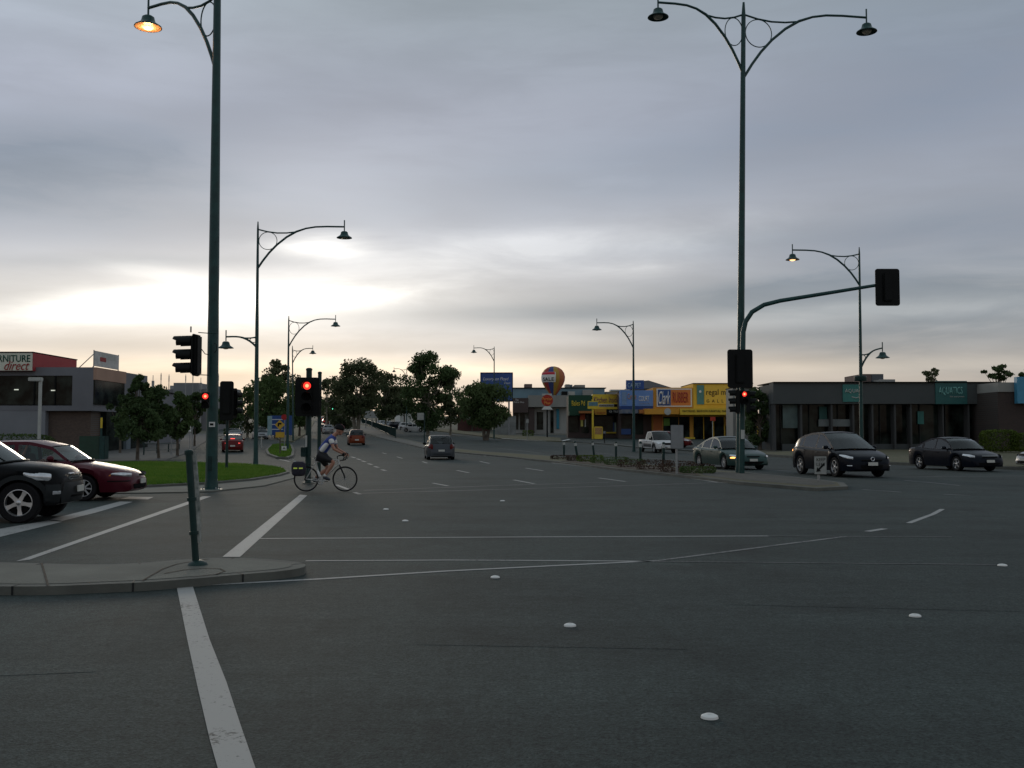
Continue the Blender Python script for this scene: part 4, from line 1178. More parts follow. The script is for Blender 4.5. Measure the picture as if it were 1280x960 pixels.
lam(792.5,82,791.5,401,[(746,403.5,405,435,0)],'lamp post in front of the blue shop with its arm reaching left')
lam(617.5,128,617.8,433,[(592.3,435,435,452,0)],'lamp post before the blue billboard with its arm reaching left',.10)
lam(508,190,508.5,459,[(492.5,461,461,472,0)],'distant lamp post beside the big gum tree with its arm reaching left',.10)
rl=lam(1077.5,59,1074,309,[(990.5,312.5,317,357,1),(1103,435,443,461,0)],'lamp post before the dark grey shop with a lit left lamp')
m=MB(); c=P(1075.5,473,59)-Vector(rl.location); m.lathe([(.0,-.15),(.34,-.15),(.36,-.1),(.36,.1),(.30,.15),(0,.15)],c=c,n=16); m.build('collar_box',M['dteal'],rl)

# mast arm with signal on the right median: grows out of its own pole beside the lamp post
DM=38.2
r_=empty('mast_arm_pole',(PX(927,DM-.4,590),DM-.4,zr(DM)),0,'green mast pole beside the tall lamp post curving out to the right over the road','signal pole')
b0=Vector(r_.location); pts=[b0-b0]+[P(x,y,DM-.4+dd)-b0 for x,y,dd in ((928.5,440,0),(929,415,0),(932,402,0),(940,390,0),(955,381,0),(975,376,0),(1040,365.5,.0),(1108,354.5,.1))]
m=MB(); m.tube(pts,[.105,.10,.095,.092,.09,.085,.08,.07,.06],14); m.build('mast_arm',M['teal'],r_)
m=MB(); m.lathe([(.13,0),(.13,.03),(.11,.06)],n=14); m.build('base_plate',M['teal'],r_)
m=MB(); q=P(929.5,484,DM-.4)-b0; m.box(q+Vector((0,.0,0)),(.5,.06,.05)); m.build('bracket',M['teal'],r_)
sg=P(1107,360,DM-.2)
traffic_light('black signal head seen from behind, hung at the end of the curved mast arm',sg+Vector((0,-.16,0)),R(180),bw=.93,bh=1.42)
sg=P(924.5,461,DM-.7)
traffic_light('large black signal board seen from behind on the right median pole above the small ones',sg+Vector((0,-.05,0)),R(180),bw=.95,bh=1.45)
traffic_light('signal head turned left on the right median pole, showing its hoods side on',P(921,502,DM-.75),R(-98),board=False,k=.85)
traffic_light('pedestrian signal showing a red figure low on the right median pole',P(930,497,DM-.9),R(10),lit=0,board=False,n=2,k=.72,vis=.12)
traffic_light('black signal head turned right on the right median pole beside the red one',P(936,502,DM-.8),R(80),board=False,k=.75)
m=MB(); m.box((0,0,0),(.13,.03,.34)); o=m.build('notice_plate',M['offwhite'],loc=P(928.5,543,DM-.66)); o.rotation_euler=(0,0,0); tag(o,'small pale upright plate strapped to the right median pole','plate')

# signals at the tall left lamp post
s=P(236,444,27.2)
t_=traffic_light('black signal head with three long hoods hung left of the tall left lamp post',s+Vector((.16,0,0)),R(-96),k=1.02,bw=.5,bh=1.12,vis=.50,vr=.165)
m=MB()
r_=empty('signal_bracket',(PX(264.5,27.6,440),27.6,P(264,444,27.6).z),0,'thin rods and cable holding the hooded signal off the tall left lamp post','bracket')
m.tube([(-.28,-.3,.60),(0,-.05,.60),(.16,-.05,.60),(.17,-.05,.74)],.013,6); m.tube([(-.28,-.3,-.56),(0,-.1,-.56)],.013,6); m.tube([(-.47,-.35,.60),(-.47,-.35,.76)],.02,6); m.build('rod',M['dteal'],r_)
m=MB(); m.tube([(-.28,-.32,.48),(-.24,-.25,.2),(-.12,-.2,.02),(-.02,-.18,0)],.012,6); m.tube([(.12,-.15,.05),(.18,-.15,.12),(.18,-.15,.28),(.12,-.15,.32)],.010,6); m.build('cable',M['black'],r_)
traffic_light('pedestrian signal glowing red on the tall left lamp post',P(256.8,500.5,27.45),R(8),lit=0,board=False,n=2,k=.62,vis=.10)
m=MB(); m.box((0,0,0),(.15,.06,.14)); o=m.build('push_button_sign',M['white'],loc=P(265,530.5,27.68)); tag(o,'small white push button plate on the tall left lamp post','button')
m=MB(); m.box((0,-.034,0),(.10,.006,.06)); m.build('symbol',M['black'],o)

# slim signal pole to the right of the tall lamp post, seen from behind
def sigpole(px,D,topy,label,r=.055,mt='dteal'):
    z0=zr(D)+.02; r_=empty('signal_pole',(PX(px,D,600),D,z0),0,label,'signal pole','slim signal poles')
    h=P(px,topy,D).z-z0
    m=MB(); m.tube([(0,0,0),(0,0,h)],r,14); m.lathe([(r*1.9,0),(r*1.9,.03),(r*1.1,.05)],n=14); m.lathe([(r*1.15,h),(r*1.15,h+.05),(r*.6,h+.08)],n=14); m.build('pole',M[mt],r_)
    return r_
sigpole(385,31.5,463,'signal pole standing behind the bicycle with the glowing red light',.09)
traffic_light('signal with a glowing red light on its black board above the cyclist',P(384,496,31.2),R(3),lit=0,bw=.80,bh=1.28,k=.95,vis=.2)
m=MB(); m.box((0,0,0),(.16,.14,.30)); m.lathe([(.05,-.03),(.05,.0)],ax='y',c=(0,-.07,.05),n=14); o=m.build('push_button_box',M['dteal'],loc=P(379.5,565,31.36),bevel=.02); tag(o,'dark push button box on the signal pole behind the bicycle','button')
m=MB(); m.box((0,0,0),(.05,.02,.36)); o=m.build('notice_plate',M['offwhite'],loc=P(382.8,551.5,31.37)); tag(o,'thin white upright strip on the signal pole behind the cyclist','plate')
sigpole(398.5,40,467,'taller thin signal pole just right of the red light, capped with a knob',.075)
traffic_light('black signal head seen from behind on the pole right of the red light',P(394,502,39.8),R(165),bw=.62,bh=1.25,k=.9)
sigpole(283,43,486,'signal pole on the lawn right of the tall left lamp post',.06)
traffic_light('taller of two black signal heads right of the tall left lamp post',P(283.5,501,42.7),R(186),bw=.55,bh=1.6,k=1.05)
traffic_light('lower of two black signal heads right of the tall left lamp post',P(293,504,43.1),R(140),bw=.5,bh=1.35,k=.95)
sigpole(416.5,230,505,'distant signal pole with a tiny green light over the far road',.06)
traffic_light('distant signal showing a tiny green light above the far red cars',P(416.3,509,229.5),R(0),lit=2,bw=1.0,bh=1.9,k=1.4,vis=.05,col='green_on')

# ------------------------------------------------------------------ leaning post on the island
b=Vector((*U(245,706,.09),.09)); r_=empty('island_post',b,0,'leaning green post with a loose pale sleeve on the near island','post')
t=P(236,566,b.y-.05)-b
m=MB(); m.tube([(0,0,0),t*.5,t],.037,16); m.lathe([(.048,-.02),(.048,.02),(.03,.035)],c=t,n=16); m.build('post',M['dteal'],r_)
m=MB(); m.tube([t*.27,t*.30],.052,14); m.tube([t*.57,t*.60],.052,14); m.lathe([(.11,0),(.10,.02),(.05,.05)],n=16,c=(.02,0,0)); m.build('collar',M['dteal'],r_)
m=MB(); q=[P(240.5,566,b.y)-b,P(243.5,600,b.y)-b,P(245.5,640,b.y)-b,P(247,678,b.y)-b]
m.grid([[p+Vector((-.03,.02,0)),p+Vector((.0,-.02,0)),p+Vector((.035,.0,0)),p+Vector((.035,.03,0))] for p in q]); m.grid([[p+Vector((-.03,.03,0)),p+Vector((.035,.034,0))] for p in q])
m.build('sleeve',mat('weathered_sleeve',(.34,.35,.32),.6,var=.5,scale=14,col2=(.08,.10,.09)),r_)

# bollards with white bands
bl=[(705,570.5,551,'first'),(721.5,574.3,551.5,'second'),(742,571,551.5,'third'),(770,574,552,'fourth'),(800.5,578.5,552,'fifth'),(829,581,552.5,'sixth')]
for i,(x,y,ty,_) in enumerate(bl):
    b=Vector((*U(x+(.8 if i in(1,2) else 0),y,.13),0)); b.z=zr(b.y)+.14
    tx=x-(3 if i==1 else 1.5 if i==2 else -.5 if i==5 else 0)
    t=P(tx,ty,b.y)-b
    nm=['leftmost green bollard of the row on the planted median','leaning green bollard, second from the left on the median','green bollard, third from the left on the median','green bollard, fourth from the left on the median','green bollard, fifth on the median, just left of the white pickup','green bollard, last of the row, in front of the white pickup'][i]
    r_=empty('bollard',b,0,nm,'bollard','green bollards on the median')
    m=MB(); m.tube([(0,0,0),t*.97,t],[.07,.07,.045],12); m.build('post',M['dteal'],r_)
    m=MB(); m.tube([t*.74,t*.9],.0735,12); m.build('reflector',M['offwhite'],r_)
# planting
rnd=random.Random(4)
for i,(x,y,w_,h_,lf) in enumerate(((707,573,1.1,.28,'leaf_rust'),(726,575,1.0,.35,'leaf_rust'),(738,576,.9,.42,'leaf_hedge'),(762,578,1.2,.38,'leaf_mid'),(781,580,1.2,.33,'leaf_mid'),(806,582.5,1.5,.38,'leaf_rust'),(832,585.5,1.5,.42,'leaf_rust'),(858,588.5,1.3,.38,'leaf_rust'),(872,590,.8,.3,'leaf_mid'))):
    p=U(x,y,.14); lab=['reddish low shrub at the foot of the leftmost bollard','reddish low shrub by the leaning bollard','yellow green low shrub between the second and third bollards','green low shrub left of the fourth bollard','green low shrub right of the fourth bollard','reddish low shrub by the fifth bollard','wide reddish shrub at the foot of the last bollard','reddish shrub at the foot of the grey blank sign','small green shrub at the right end of the planting'][i]
    leafmass('shrub',lab,[(-w_*.85,w_*.85,-.42,.42,0,h_*.85)],lf,900,.075,None,i+20,'shrub',None,(p[0],p[1],zr(p[1])+.1),'low shrubs on the median')
# ------------------------------------------------------------------ roadside signs
def signpost(label,px,py,topy,panel,mt='galv',pm=None,r=.035,D=None,name='road_sign',group=None,raise_=.12,build=None):
    """panel (x0,x1,y0,y1) in photo pixels at the post's own distance"""
    if D is None: D=U(px,py,raise_)[1]
    b=Vector((PX(px,D,py),D,zr(D)+raise_)); r_=empty(name,b,0,label,'sign',group)
    t=P(px,topy,D)-b
    m=MB(); m.tube([(0,0,0),(0,0,t.z)],r,10); m.build('post',M[mt],r_)
    a=P(panel[0],panel[3],D)-b; c=P(panel[1],panel[2],D)-b
    m=MB(); m.bb(a.x,c.x,-r-.03,-r-.01,a.z,c.z); po=m.build('panel',pm,r_,bevel=.01)
    r_['k']=1.0; del r_['k']
    return r_,a,c,-r-.03
gp=mat('grey_sign_back',(.22,.23,.235),.55,metal=.3,var=.12,scale=4)
signpost('blank grey back of a sign on a post left of the green sedan',846,592,531,(838,854,531,561),pm=gp,r=.04)
wp=mat('weathered_sign',(.30,.31,.29),.6,var=.15,scale=5)
r_,a,c,yy=signpost('low pale keep left sign with an arrow in front of the dark SUV',1023.5,600.5,573,(1017,1032.5,570,593),pm=wp)
textmesh('lettering','KEEP',(c.x-a.x)*.7,.10,M['black'],r_,(a.x+.08,yy,c.z-.16),ext=.006); textmesh('lettering','LEFT',(c.x-a.x)*.7,.10,M['black'],r_,(a.x+.08,yy,c.z-.31),ext=.006)
m=MB(); q=Vector(((a.x+c.x)/2+.12,yy-.006,a.z+.33)); e=Vector(((a.x+c.x)/2-.13,yy-.006,a.z+.08)); d_=(e-q).normalized(); n_=Vector((-d_.z,0,d_.x))
m.add([q+n_*.03,q-n_*.03,e-d_*.12-n_*.03,e-d_*.12-n_*.09,e,e-d_*.12+n_*.09,e-d_*.12+n_*.03],[tuple(range(7))]); m.build('arrow',M['black'],r_,fix=False)
r_,a,c,yy=signpost('pale square sign on a dark post between the hatchback and the big gum tree',530.5,556,517,(521.5,530,516,525),'dteal',wp,D=97,r=.06)
r_,a,c,yy=signpost('small pale post sign before the brown shop',659,546,523,(657.3,661,524,529),'galv',wp,D=118,r=.04,raise_=0.02)
r_,a,c,yy=signpost('thin post sign by the yellow shop entrance',755.5,553.5,541,(754,757,539,542),'black',gp,D=104,r=.05,raise_=0)
# yellow warning sign and its plate
r_,a,c,yy=signpost('yellow diamond warning sign over a yellow plate on the small grass island',350,568,527,(344.5,356,540,547),'bark',mat('yellow_sign',(.55,.33,.02),.5,var=.1),r=.045)
D=r_.location.y; q=P(350,531,D)-r_.location; s_=6.2*D/F
m=MB(); m.prism([(q.x,q.z-s_),(q.x+s_,q.z),(q.x,q.z+s_),(q.x-s_,q.z)],yy-.01,yy+.01); m.build('panel',bpy.data.materials['yellow_sign'],r_)
m=MB(); m.prism([(q.x-.14,q.z-.12),(q.x-.04,q.z-.12),(q.x-.04,q.z+.02),(q.x+.12,q.z+.02),(q.x+.12,q.z+.14),(q.x-.14,q.z+.14)],yy-.022,yy-.012); m.build('symbol',M['black'],r_)
r_,a,c,yy=signpost('slim green post with a yellow reflector right of the yellow sign',359.5,561,521,(358.7,360.3,540,545),'teal',bpy.data.materials['yellow_sign'],D=86,r=.07,name='marker_post')
r_,a,c,yy=signpost('red round sign on a thin pole above the yellow diamond sign',355.5,562,520,(354.8,356.2,528,530),'galv',gp,D=90,r=.04)
m=MB(); q=P(355.5,521.5,90)-r_.location; m.lathe([(0,-.0),(.26,-.0),(.26,.02),(0,.02)],ax='y',c=(q.x,yy-.03,q.z),n=20); m.build('panel',paint('red_sign',(.35,.02,.02),0,.5),r_)
bluem=mat('blue_board',(.012,.06,.22),.45,var=.15,scale=.6)
r_=empty('direction_board',(PX(351,122,545),122,zr(122)),0,'wide blue road direction board with white lines behind the yellow sign','sign')
b=r_.location; m=MB()
a=P(337.5,544,122)-b; c=P(365.5,519.5,122)-b
m.bb(a.x,c.x,-.1,-.04,a.z,c.z); m.build('panel',bluem,r_,bevel=.02)
m=MB()
for f in (.3,.55,.8): m.bb(a.x+.15,a.x+(c.x-a.x)*.6,-.112,-.102,a.z+(c.z-a.z)*f-.04,a.z+(c.z-a.z)*f+.04)
m.build('lettering',M['white'],r_)
m=MB(); m.bb(a.x-.3,a.x+.25,-.13,-.105,a.z,c.z-.05); m.build('panel',mat('pale_blue',(.25,.38,.40),.5),r_)
m=MB()
for x in (a.x+.2,c.x-.2): m.tube([(x,.02,0),(x,.02,c.z-.1)],.06,8)
m.build('post',M['galv'],r_)
r_,a,c,yy=signpost('small white board with a black arrow on the little grass island',355,564.5,557,(352,358.5,557.5,563),'black',M['white'],D=76,r=.03)
m=MB(); m.prism([(a.x+.08,a.z+.1),(a.x+.2,a.z+.25),(a.x+.32,a.z+.1),(a.x+.25,a.z+.1),(a.x+.2,a.z+.17),(a.x+.15,a.z+.1)],yy-.012,yy-.004); m.build('arrow',M['black'],r_)
r_,a,c,yy=signpost('short white post beside the turning lane left of the small grass island',327,556,546,(326,328,546,556),'offwhite',M['offwhite'],D=92,r=.04,name='marker_post',raise_=0)
# billboard
r_=empty('billboard',(P(620,544,150).x,150,zr(150)),0,'big dark blue billboard with white script rising behind the pale green tree','billboard'); b=r_.location
a=P(600.3,502,150)-b; c=P(641.2,465.6,150)-b
m=MB(); m.bb(a.x,c.x,-.3,.1,a.z,c.z); m.build('frame',paint('billboard_frame',(.01,.015,.05),0,.6),r_,bevel=.03)
m=MB(); m.bb(a.x+.15,c.x-.15,-.33,-.302,a.z+.15,c.z-.18); m.build('panel',mat('billboard_blue',(.02,.07,.25),.5,var=.2,scale=.3),r_)
w_=c.x-a.x; textmesh('lettering','Luxury on Floyd',w_*.78,.62,M['white'],r_,(a.x+w_*.09,-.335,c.z-1.35),shear=.3,ext=.01); textmesh('lettering','Court',w_*.18,.32,M['white'],r_,(a.x+w_*.74,-.335,c.z-1.75),shear=.3,ext=.01)
m=MB(); 
for x in (a.x+.6,c.x-.6): m.tube([(x,0,0),(x,0,a.z+.2)],.14,10)
m.build('post',M['galv'],r_)
# white wall board far right of the avenue gum
r_=empty('billboard',(P(465,530,205).x,205,zr(205)),0,'long pale board fence panel behind the gum tree beside the far road','board'); b=r_.location
a=P(455.5,522.7,205)-b; c=P(474.5,513.7,205)-b
m=MB(); m.bb(a.x,c.x,-.1,.0,a.z,c.z); m.build('panel',wp,r_); m=MB()
for x in (a.x+.3,(a.x+c.x)/2,c.x-.3): m.tube([(x,.05,0),(x,.05,c.z)],.08,6)
m.build('post',M['galv'],r_)

# median railing
rl_=UU([(494.5,547.5),(489,545),(482,541.5),(474,537.5),(466,534),(459,531),(452,528.7)],.12)
r_=empty('median_railing',(rl_[0][0],rl_[0][1],zr(rl_[0][1])+.13),0,'dark green railing along the paved median','railing'); b=Vector(r_.location)
tops=[]; m=MB(); bars=MB(); posts=[]
for (x0,y0),(x1,y1) in zip(rl_,rl_[1:]):
    n=max(2,int(math.hypot(x1-x0,y1-y0)/.16))
    for i in range(n):
        f=i/n; x=x0+(x1-x0)*f; y=y0+(y1-y0)*f; z=zr(y)+.13
        q=Vector((x,y,z))-b
        bars.box(q+Vector((0,0,.62)),(.05,.05,1.1))
    for zz in (.1,1.22):
        m.tube([Vector((x0,y0,zr(y0)+.13+zz))-b,Vector((x1,y1,zr(y1)+.13+zz))-b],.04,6)
    posts.append(Vector((x0,y0,zr(y0)+.13))-b)
posts.append(Vector((rl_[-1][0],rl_[-1][1],zr(rl_[-1][1])+.13))-b)
m.build('rail',M['dteal'],r_); bars.build('bars',M['dteal'],r_,smooth=False,fix=False)
for p in posts:
    m=MB(); m.tube([p,p+Vector((0,0,1.32))],.06,8); m.build('post',M['dteal'],r_)

# ------------------------------------------------------------------ buildings
def wallmat(n,c,**k): return mat(n,c,.85,var=.12,scale=.4,bump=.2,bscale=6,**k)
dkglass=None
def shopglass(name,c=(.008,.010,.009)):
    m,nt2,b=new_mat(name); b.inputs['Base Color'].default_value=(*c,1); b.inputs['Roughness'].default_value=.1; b.inputs['Specular IOR Level'].default_value=.12
    tc2=nt2.nodes.new('ShaderNodeTexCoord'); no=nt2.nodes.new('ShaderNodeTexNoise'); no.inputs['Scale'].default_value=.9; no.inputs['Detail'].default_value=4
    cr2=nt2.nodes.new('ShaderNodeValToRGB'); cr2.color_ramp.elements[0].position=.4; cr2.color_ramp.elements[1].position=.62
    cr2.color_ramp.elements[0].color=(c[0]*.4,c[1]*.4,c[2]*.4,1); cr2.color_ramp.elements[1].color=(c[0]*3,c[1]*3.2,c[2]*3,1)
    nt2.links.new(tc2.outputs['Object'],no.inputs['Vector']); nt2.links.new(no.outputs['Fac'],cr2.inputs['Fac']); nt2.links.new(cr2.outputs['Color'],b.inputs['Base Color'])
    return m
SG=shopglass('shop_glass')
def bld(name,label,px0,D,cat='shop building',group=None):
    b=Vector((PX(px0,D,545),D,zr(D))); return empty(name,b,0,label,cat,group),b
class B:
    """facade kit working in photo pixels on the facade plane at distance D"""
    def __init__(s,name,label,px,D,cat='shop',group=None): s.r,s.b=bld(name,label,px,D,cat,group); s.D=D
    def xz(s,px,py,dy=0): p=P(px,py,s.D+dy)-s.b; return p.x,p.z
    def box(s,part,mt,px0,px1,py0,py1,y0,y1,par=None,bevel=0):
        x0,z1=s.xz(px0,py0); x1,z0=s.xz(px1,py1); m=MB(); m.bb(x0,x1,y0,y1,z0,z1); return m.build(part,mt,par or s.r,bevel=bevel)
    def wall(s,part,mt,px0,px1,py0,y0=0,y1=12,par=None):
        x0,z1=s.xz(px0,py0); x1,_=s.xz(px1,py0); m=MB(); m.bb(x0,x1,y0,y1,-.6,z1); return m.build(part,mt,par or s.r)
    def text(s,t,px0,px1,py0,py1,y,mt,**k):
        x0,z1=s.xz(px0,py0); x1,z0=s.xz(px1,py1); return textmesh('lettering',t,x1-x0,z1-z0,mt,s.r,(x0,y,z0),**k)
# --- the grey showroom at left
cl=wallmat('pale_render',(.19,.20,.215)); cg=wallmat('grey_render',(.16,.165,.18))
f=B('furniture_store','two storey grey furniture showroom with ribbon window and roof sign','40',80,'store') if False else B('furniture_store','two storey grey furniture showroom with ribbon window and roof sign',40,80,'store')
X=lambda px,py: f.xz(px,py)
x0=X(-220,500)[0]; x1=X(116,500)[0]; xw=X(90,500)[0]
zt=X(0,459)[1]; zwt=X(0,469.5)[1]; zwb=X(0,507)[1]; zb1=X(0,513.5)[1]; zg=X(0,524)[1]
m=MB(); m.bb(x0,xw-.003,0,12,zwt,zt); m.bb(x0,xw-.003,0,12,zb1,zwb); m.bb(xw,x1,0,11.9,zb1,zt-.004); m.bb(x0,xw-.003,3.2,11.99,zwb,zwt)
m.build('wall',cg,f.r)
m=MB(); m.bb(x0,X(57,500)[0],0.02,12,-.3,zb1-.003); m.build('wall',cl,f.r)
m=MB(); m.bb(X(57,500)[0],X(110,500)[0],.6,12,-.3,zb1-.003); m.build('wall',brick('brown_brick',(.11,.075,.055),(.075,.05,.04),(.10,.09,.08),3),f.r)
m=MB(); m.bb(x0,xw-.01,.12,.16,zwb,zwt); m.build('window',SG,f.r)
m=MB()
for px in (-160,-110,-60,-10,42,68): 
    q=X(px,500)[0]; m.bb(q-.05,q+.05,.04,.14,zwb,zwt)
m.bb(x0,xw-.01,.04,.14,zwb,zwb+.08); m.build('window_frame',M['black'],f.r)
# shop lights glimmering inside upstairs
for px,py in ((20,487),(66,488)):
    q=X(px,py); m=MB(); m.box((q[0],.06,q[1]),(.34,.04,.08)); m.build('ceiling_lamp',mat('shop_lamp',(.6,.6,.55),.4,emit=(.9,.95,.8),es=.55) if 'shop_lamp' not in bpy.data.materials else bpy.data.materials['shop_lamp'],f.r)
# side bay, glass below a pink tinted parapet
pk=wallmat('peach_parapet',(.36,.23,.17))
m=MB(); m.bb(x1+.003,x1+.25,.0,6.2,zt-1.0,zt-.002); m.build('parapet',pk,f.r)
m=MB(); m.bb(x1+.003,x1+.12,.1,6.2,zg+1.2,zt-1.01); m.build('window',SG,f.r)
m=MB(); m.bb(x1-2.2,x1+.1,2.5,12,-.3,zb1); m.build('window',SG,f.r)
m=MB(); m.bb(x1-.1,x1+.35,6.25,7.2,-.3,X(0,500)[1]); m.build('pillar',wallmat('blue_grey_pillar',(.12,.15,.17)),f.r)
# box sign with red flank
zs0=X(0,464)[1]; zs1=X(0,441.5)[1]; xs1=X(45,450)[0]
m=MB(); m.bb(x0+4,xs1,-.5,7.5,zs0,zs1); m.build('roof_sign',paint('sign_red',(.34,.035,.04),0,.5),f.r)
m=MB(); m.bb(x0+4,xs1-.03,-.56,-.502,zs0+.02,zs1-.02); m.build('sign_panel',mat('sign_cream',(.62,.63,.52),.5,var=.06),f.r)
m=MB(); m.bb(x0+4,xs1+.03,-.60,7.6,zs1+.001,zs1+.08); m.build('sign_capping',M['matte'],f.r)
f.text('FURNITURE',-9.5,42,444.5,453,-.562,paint('sign_green_letters',(.012,.08,.055),0,.5),bold=True)
f.text('direct',10,41,452,463,-.57,paint('sign_red_letters',(.30,.03,.03),0,.5),shear=.4)
m=MB(); pz=X(0,436)[1]
m.bb(x1+.02,x1+.1,-.1,4.9,zt+.1,pz-.15); m.build('roof_panel',mat('white_board',(.5,.5,.48),.6),f.r)
m=MB(); m.bb(x1+.102,x1+.11,1.0,2.2,zt+.55,zt+.9); m.build('panel_emblem',bpy.data.materials['sign_red_letters'],f.r)
m=MB(); m.bb(x1+.102,x1+.108,1.3,4.2,zt+.75,zt+1.25); m.build('panel_emblem',M['offwhite'],f.r)
for q,yy in ((98,.2),(105,1.5)): 
    a_=X(q,459); m=MB(); m.tube([(a_[0],yy,a_[1]),(x1+.02,yy,pz-.3)],.035,6); m.build('strut',M['galv'],f.r)
for yy in (-.1,4.9): m=MB(); m.tube([(x1+.05,yy,zt),(x1+.05,yy,pz-.1)],.04,6); m.build('strut',M['galv'],f.r)
# lower neighbours to the right of it
n=B('grey_store','low grey store with narrow white sign between the showroom and street trees',140,96,'store')
n.wall('wall',cg,139,158,485,0,16); n.box('sign',M['offwhite'],141,146,500,524,-.2,-.002); n.text('1',142.3,144.2,508,518,-.21,paint('sign_black_letters',(.01,.01,.01),0,.5))
n.box('window',SG,147,158,528,563,-.06,-.002); n.box('roof_edge',M['matte'],138,160,484,485.2,-.3,16.3)
n=B('warehouse','big plain grey warehouse block behind the street trees on the left',232,190,'warehouse')
n.wall('wall',wallmat('warehouse_grey',(.20,.21,.22)),217,248,478.5,0,30); n.wall('wall',wallmat('warehouse_side',(.17,.17,.175)),247.7,262,486,1,24)
n.box('roof_box',M['galv'],199,212,480,486,6,12); n.wall('wall',cg,196,217.3,486,2,26)
for px,ty,D_m,lab in ((190,469,170,'thin mast with a cluster of aerials above the left street trees'),(200,466,175,'tall thin mast left of the warehouse'),(210,468,178,'bare thin mast just left of the warehouse roof'),(231,468,189,'aerial pole on the left of the warehouse roof'),(240,468,189.5,'aerial pole on the right of the warehouse roof'),(250,472,185,'lattice mast beside the hooded signal'),(272,467,180,'thin mast right of the tall left lamp post')):
    b=Vector((PX(px,D_m,545),D_m,zr(D_m))); r_=empty('radio_mast',b,0,lab,'mast','thin masts on the left skyline'); h=P(px,ty,D_m).z-b.z
    m=MB(); m.tube([(0,0,0),(0,0,h)],[.16,.05],6); m.build('pole',M['galv'],r_)
    m=MB(); m.box((0,0,h-1.6),(.35,.35,1.3)) if px in(190,250) else m.box((0,0,h-.8),(.14,.14,1.0)); m.build('aerial',M['galv'],r_)
# --- right hand row, far to near
gry=wallmat('fascia_grey',(.25,.25,.23)); lw=wallmat('light_shop_wall',(.30,.30,.28)); brn=wallmat('brown_tile',(.07,.05,.045))
n=B('long_shop','long shop with blue grey roof wall, grey awning and balloon on top',670,165,'shop')
n.wall('wall',wallmat('upper_blue_grey',(.17,.27,.32)),641,760,483.2,6,40); n.box('roof_edge',M['matte'],640,762,482.3,483.3,5.8,40.2); n.wall('wall',gry,762.5,812,487,8,20)
n.box('fascia',gry,660.3,711,494.5,509,-1.5,6)
n.wall('wall',lw,641,711,509.2,0,6); n.box('sign_panel',brn,641,660,498,516,-1.7,-.003)
n.text('The',644,648,499,501.5,-1.71,M['white']); n.text('Dulcet Shop',642,655,502,504.6,-1.71,M['white'],shear=.2)
for a_,b_ in ((642,648),(650,656),(671,679),(713,716)): 
    if b_<712: n.box('window',SG,a_,b_,515,537,-.08,-.002)
n.box('pillar',brn,660.5,668,509.2,541,-1.0,-.003)
n.box('door',SG,688,692,513,541,-.1,-.004); n.box('banner',paint('cyan_banner',(.03,.18,.25),0,.5),695.5,699,511,536,-.3,-.15)
n.box('roof_box',wallmat('brown_box',(.16,.12,.11)),656.5,667,475.3,482.2,12,18); n.box('roof_box',gry,711,716.5,476.5,482.2,10,14); n.box('roof_box',wallmat('blue_box',(.13,.17,.2)),715,722,475.5,482.2,14,18); n.box('roof_box',gry,724,738,476.5,482.2,12,20)
n.box('roof_box',M['black'],702,709,489.5,494.3,-1,2); n.box('roof_box',M['offwhite'],711,719,489,494.4,1,3); n.box('roof_box',lw,731,744,486,493,4,5.9)
# red disc sign
b=Vector((PX(684,132,545),132,zr(132))); r_=empty('pylon_sign',b,0,'round red shop sign with orange lettering on a dark post below the balloon','sign')
q=P(684,500.5,132)-b; rr=7.2*132/F
m=MB(); m.lathe([(0,-.15),(rr,-.15),(rr,.15),(0,.15)],ax='y',c=q,n=32); m.build('panel',paint('disc_red',(.38,.035,.02),0,.5),r_)
m=MB(); m.tube([(0,0,0),(0,0,q.z)],.10,10); m.build('post',M['black'],r_)
ol=paint('disc_orange',(.75,.30,.06),0,.5)
textmesh('lettering','Persian',rr*1.7,.42,ol,r_,(q.x-rr*.85,-.155,q.z-.02),ext=.01,bold=True); textmesh('lettering','Plus',rr*1.1,.40,ol,r_,(q.x-rr*.55,-.155,q.z-.55),ext=.01,bold=True)
m=MB(); a_=P(677,512,132)-b; c_=P(691,508,132)-b; m.prism([(a_.x,a_.z),(c_.x,a_.z),(c_.x-.35,c_.z),(a_.x+.35,c_.z)],-.12,.12); m.build('base_panel',M['white'],r_)
a_=P(677.5,494.5,132)-b; c_=P(690,492,132)-b; m=MB(); m.bb(a_.x,c_.x,-.12,.12,a_.z,c_.z); m.build('top_panel',M['offwhite'],r_)
# balloon
DB=166; b=P(691.5,494.2,DB); r_=empty('advertising_balloon',b,0,'striped advertising balloon with SALE banner standing on the shop roof','balloon')
Rb=14.6*DB/F; zc_=P(691.5,474.5,DB).z-b.z; Hh=P(691.5,458,DB).z-b.z
cols=[paint('balloon_red',(.33,.045,.04),0,.6),paint('balloon_blue',(.05,.07,.20),0,.6),paint('balloon_gold',(.40,.24,.045),0,.6),paint('balloon_purple',(.13,.05,.14),0,.6),paint('balloon_orange',(.42,.13,.05),0,.6),paint('balloon_green',(.05,.14,.07),0,.6)]
m=MB(); nn=48; prof=[(Rb*.24,0),(Rb*.42,Hh*.10),(Rb*.66,Hh*.24),(Rb*.86,Hh*.38),(Rb*.98,Hh*.52),(Rb,Hh*.64),(Rb*.93,Hh*.77),(Rb*.75,Hh*.88),(Rb*.48,Hh*.96),(Rb*.2,Hh*.995),(0,Hh)]
vs_=[];
for (r0_,h0_) in prof:
    for k in range(nn): 
        a=2*math.pi*k/nn; pf=1+.02*math.cos(a*12); vs_.append((r0_*pf*math.cos(a),r0_*pf*math.sin(a),h0_))
m.v=vs_
order=[2,0,4,3,0,1,2,0,1,2,4,0]
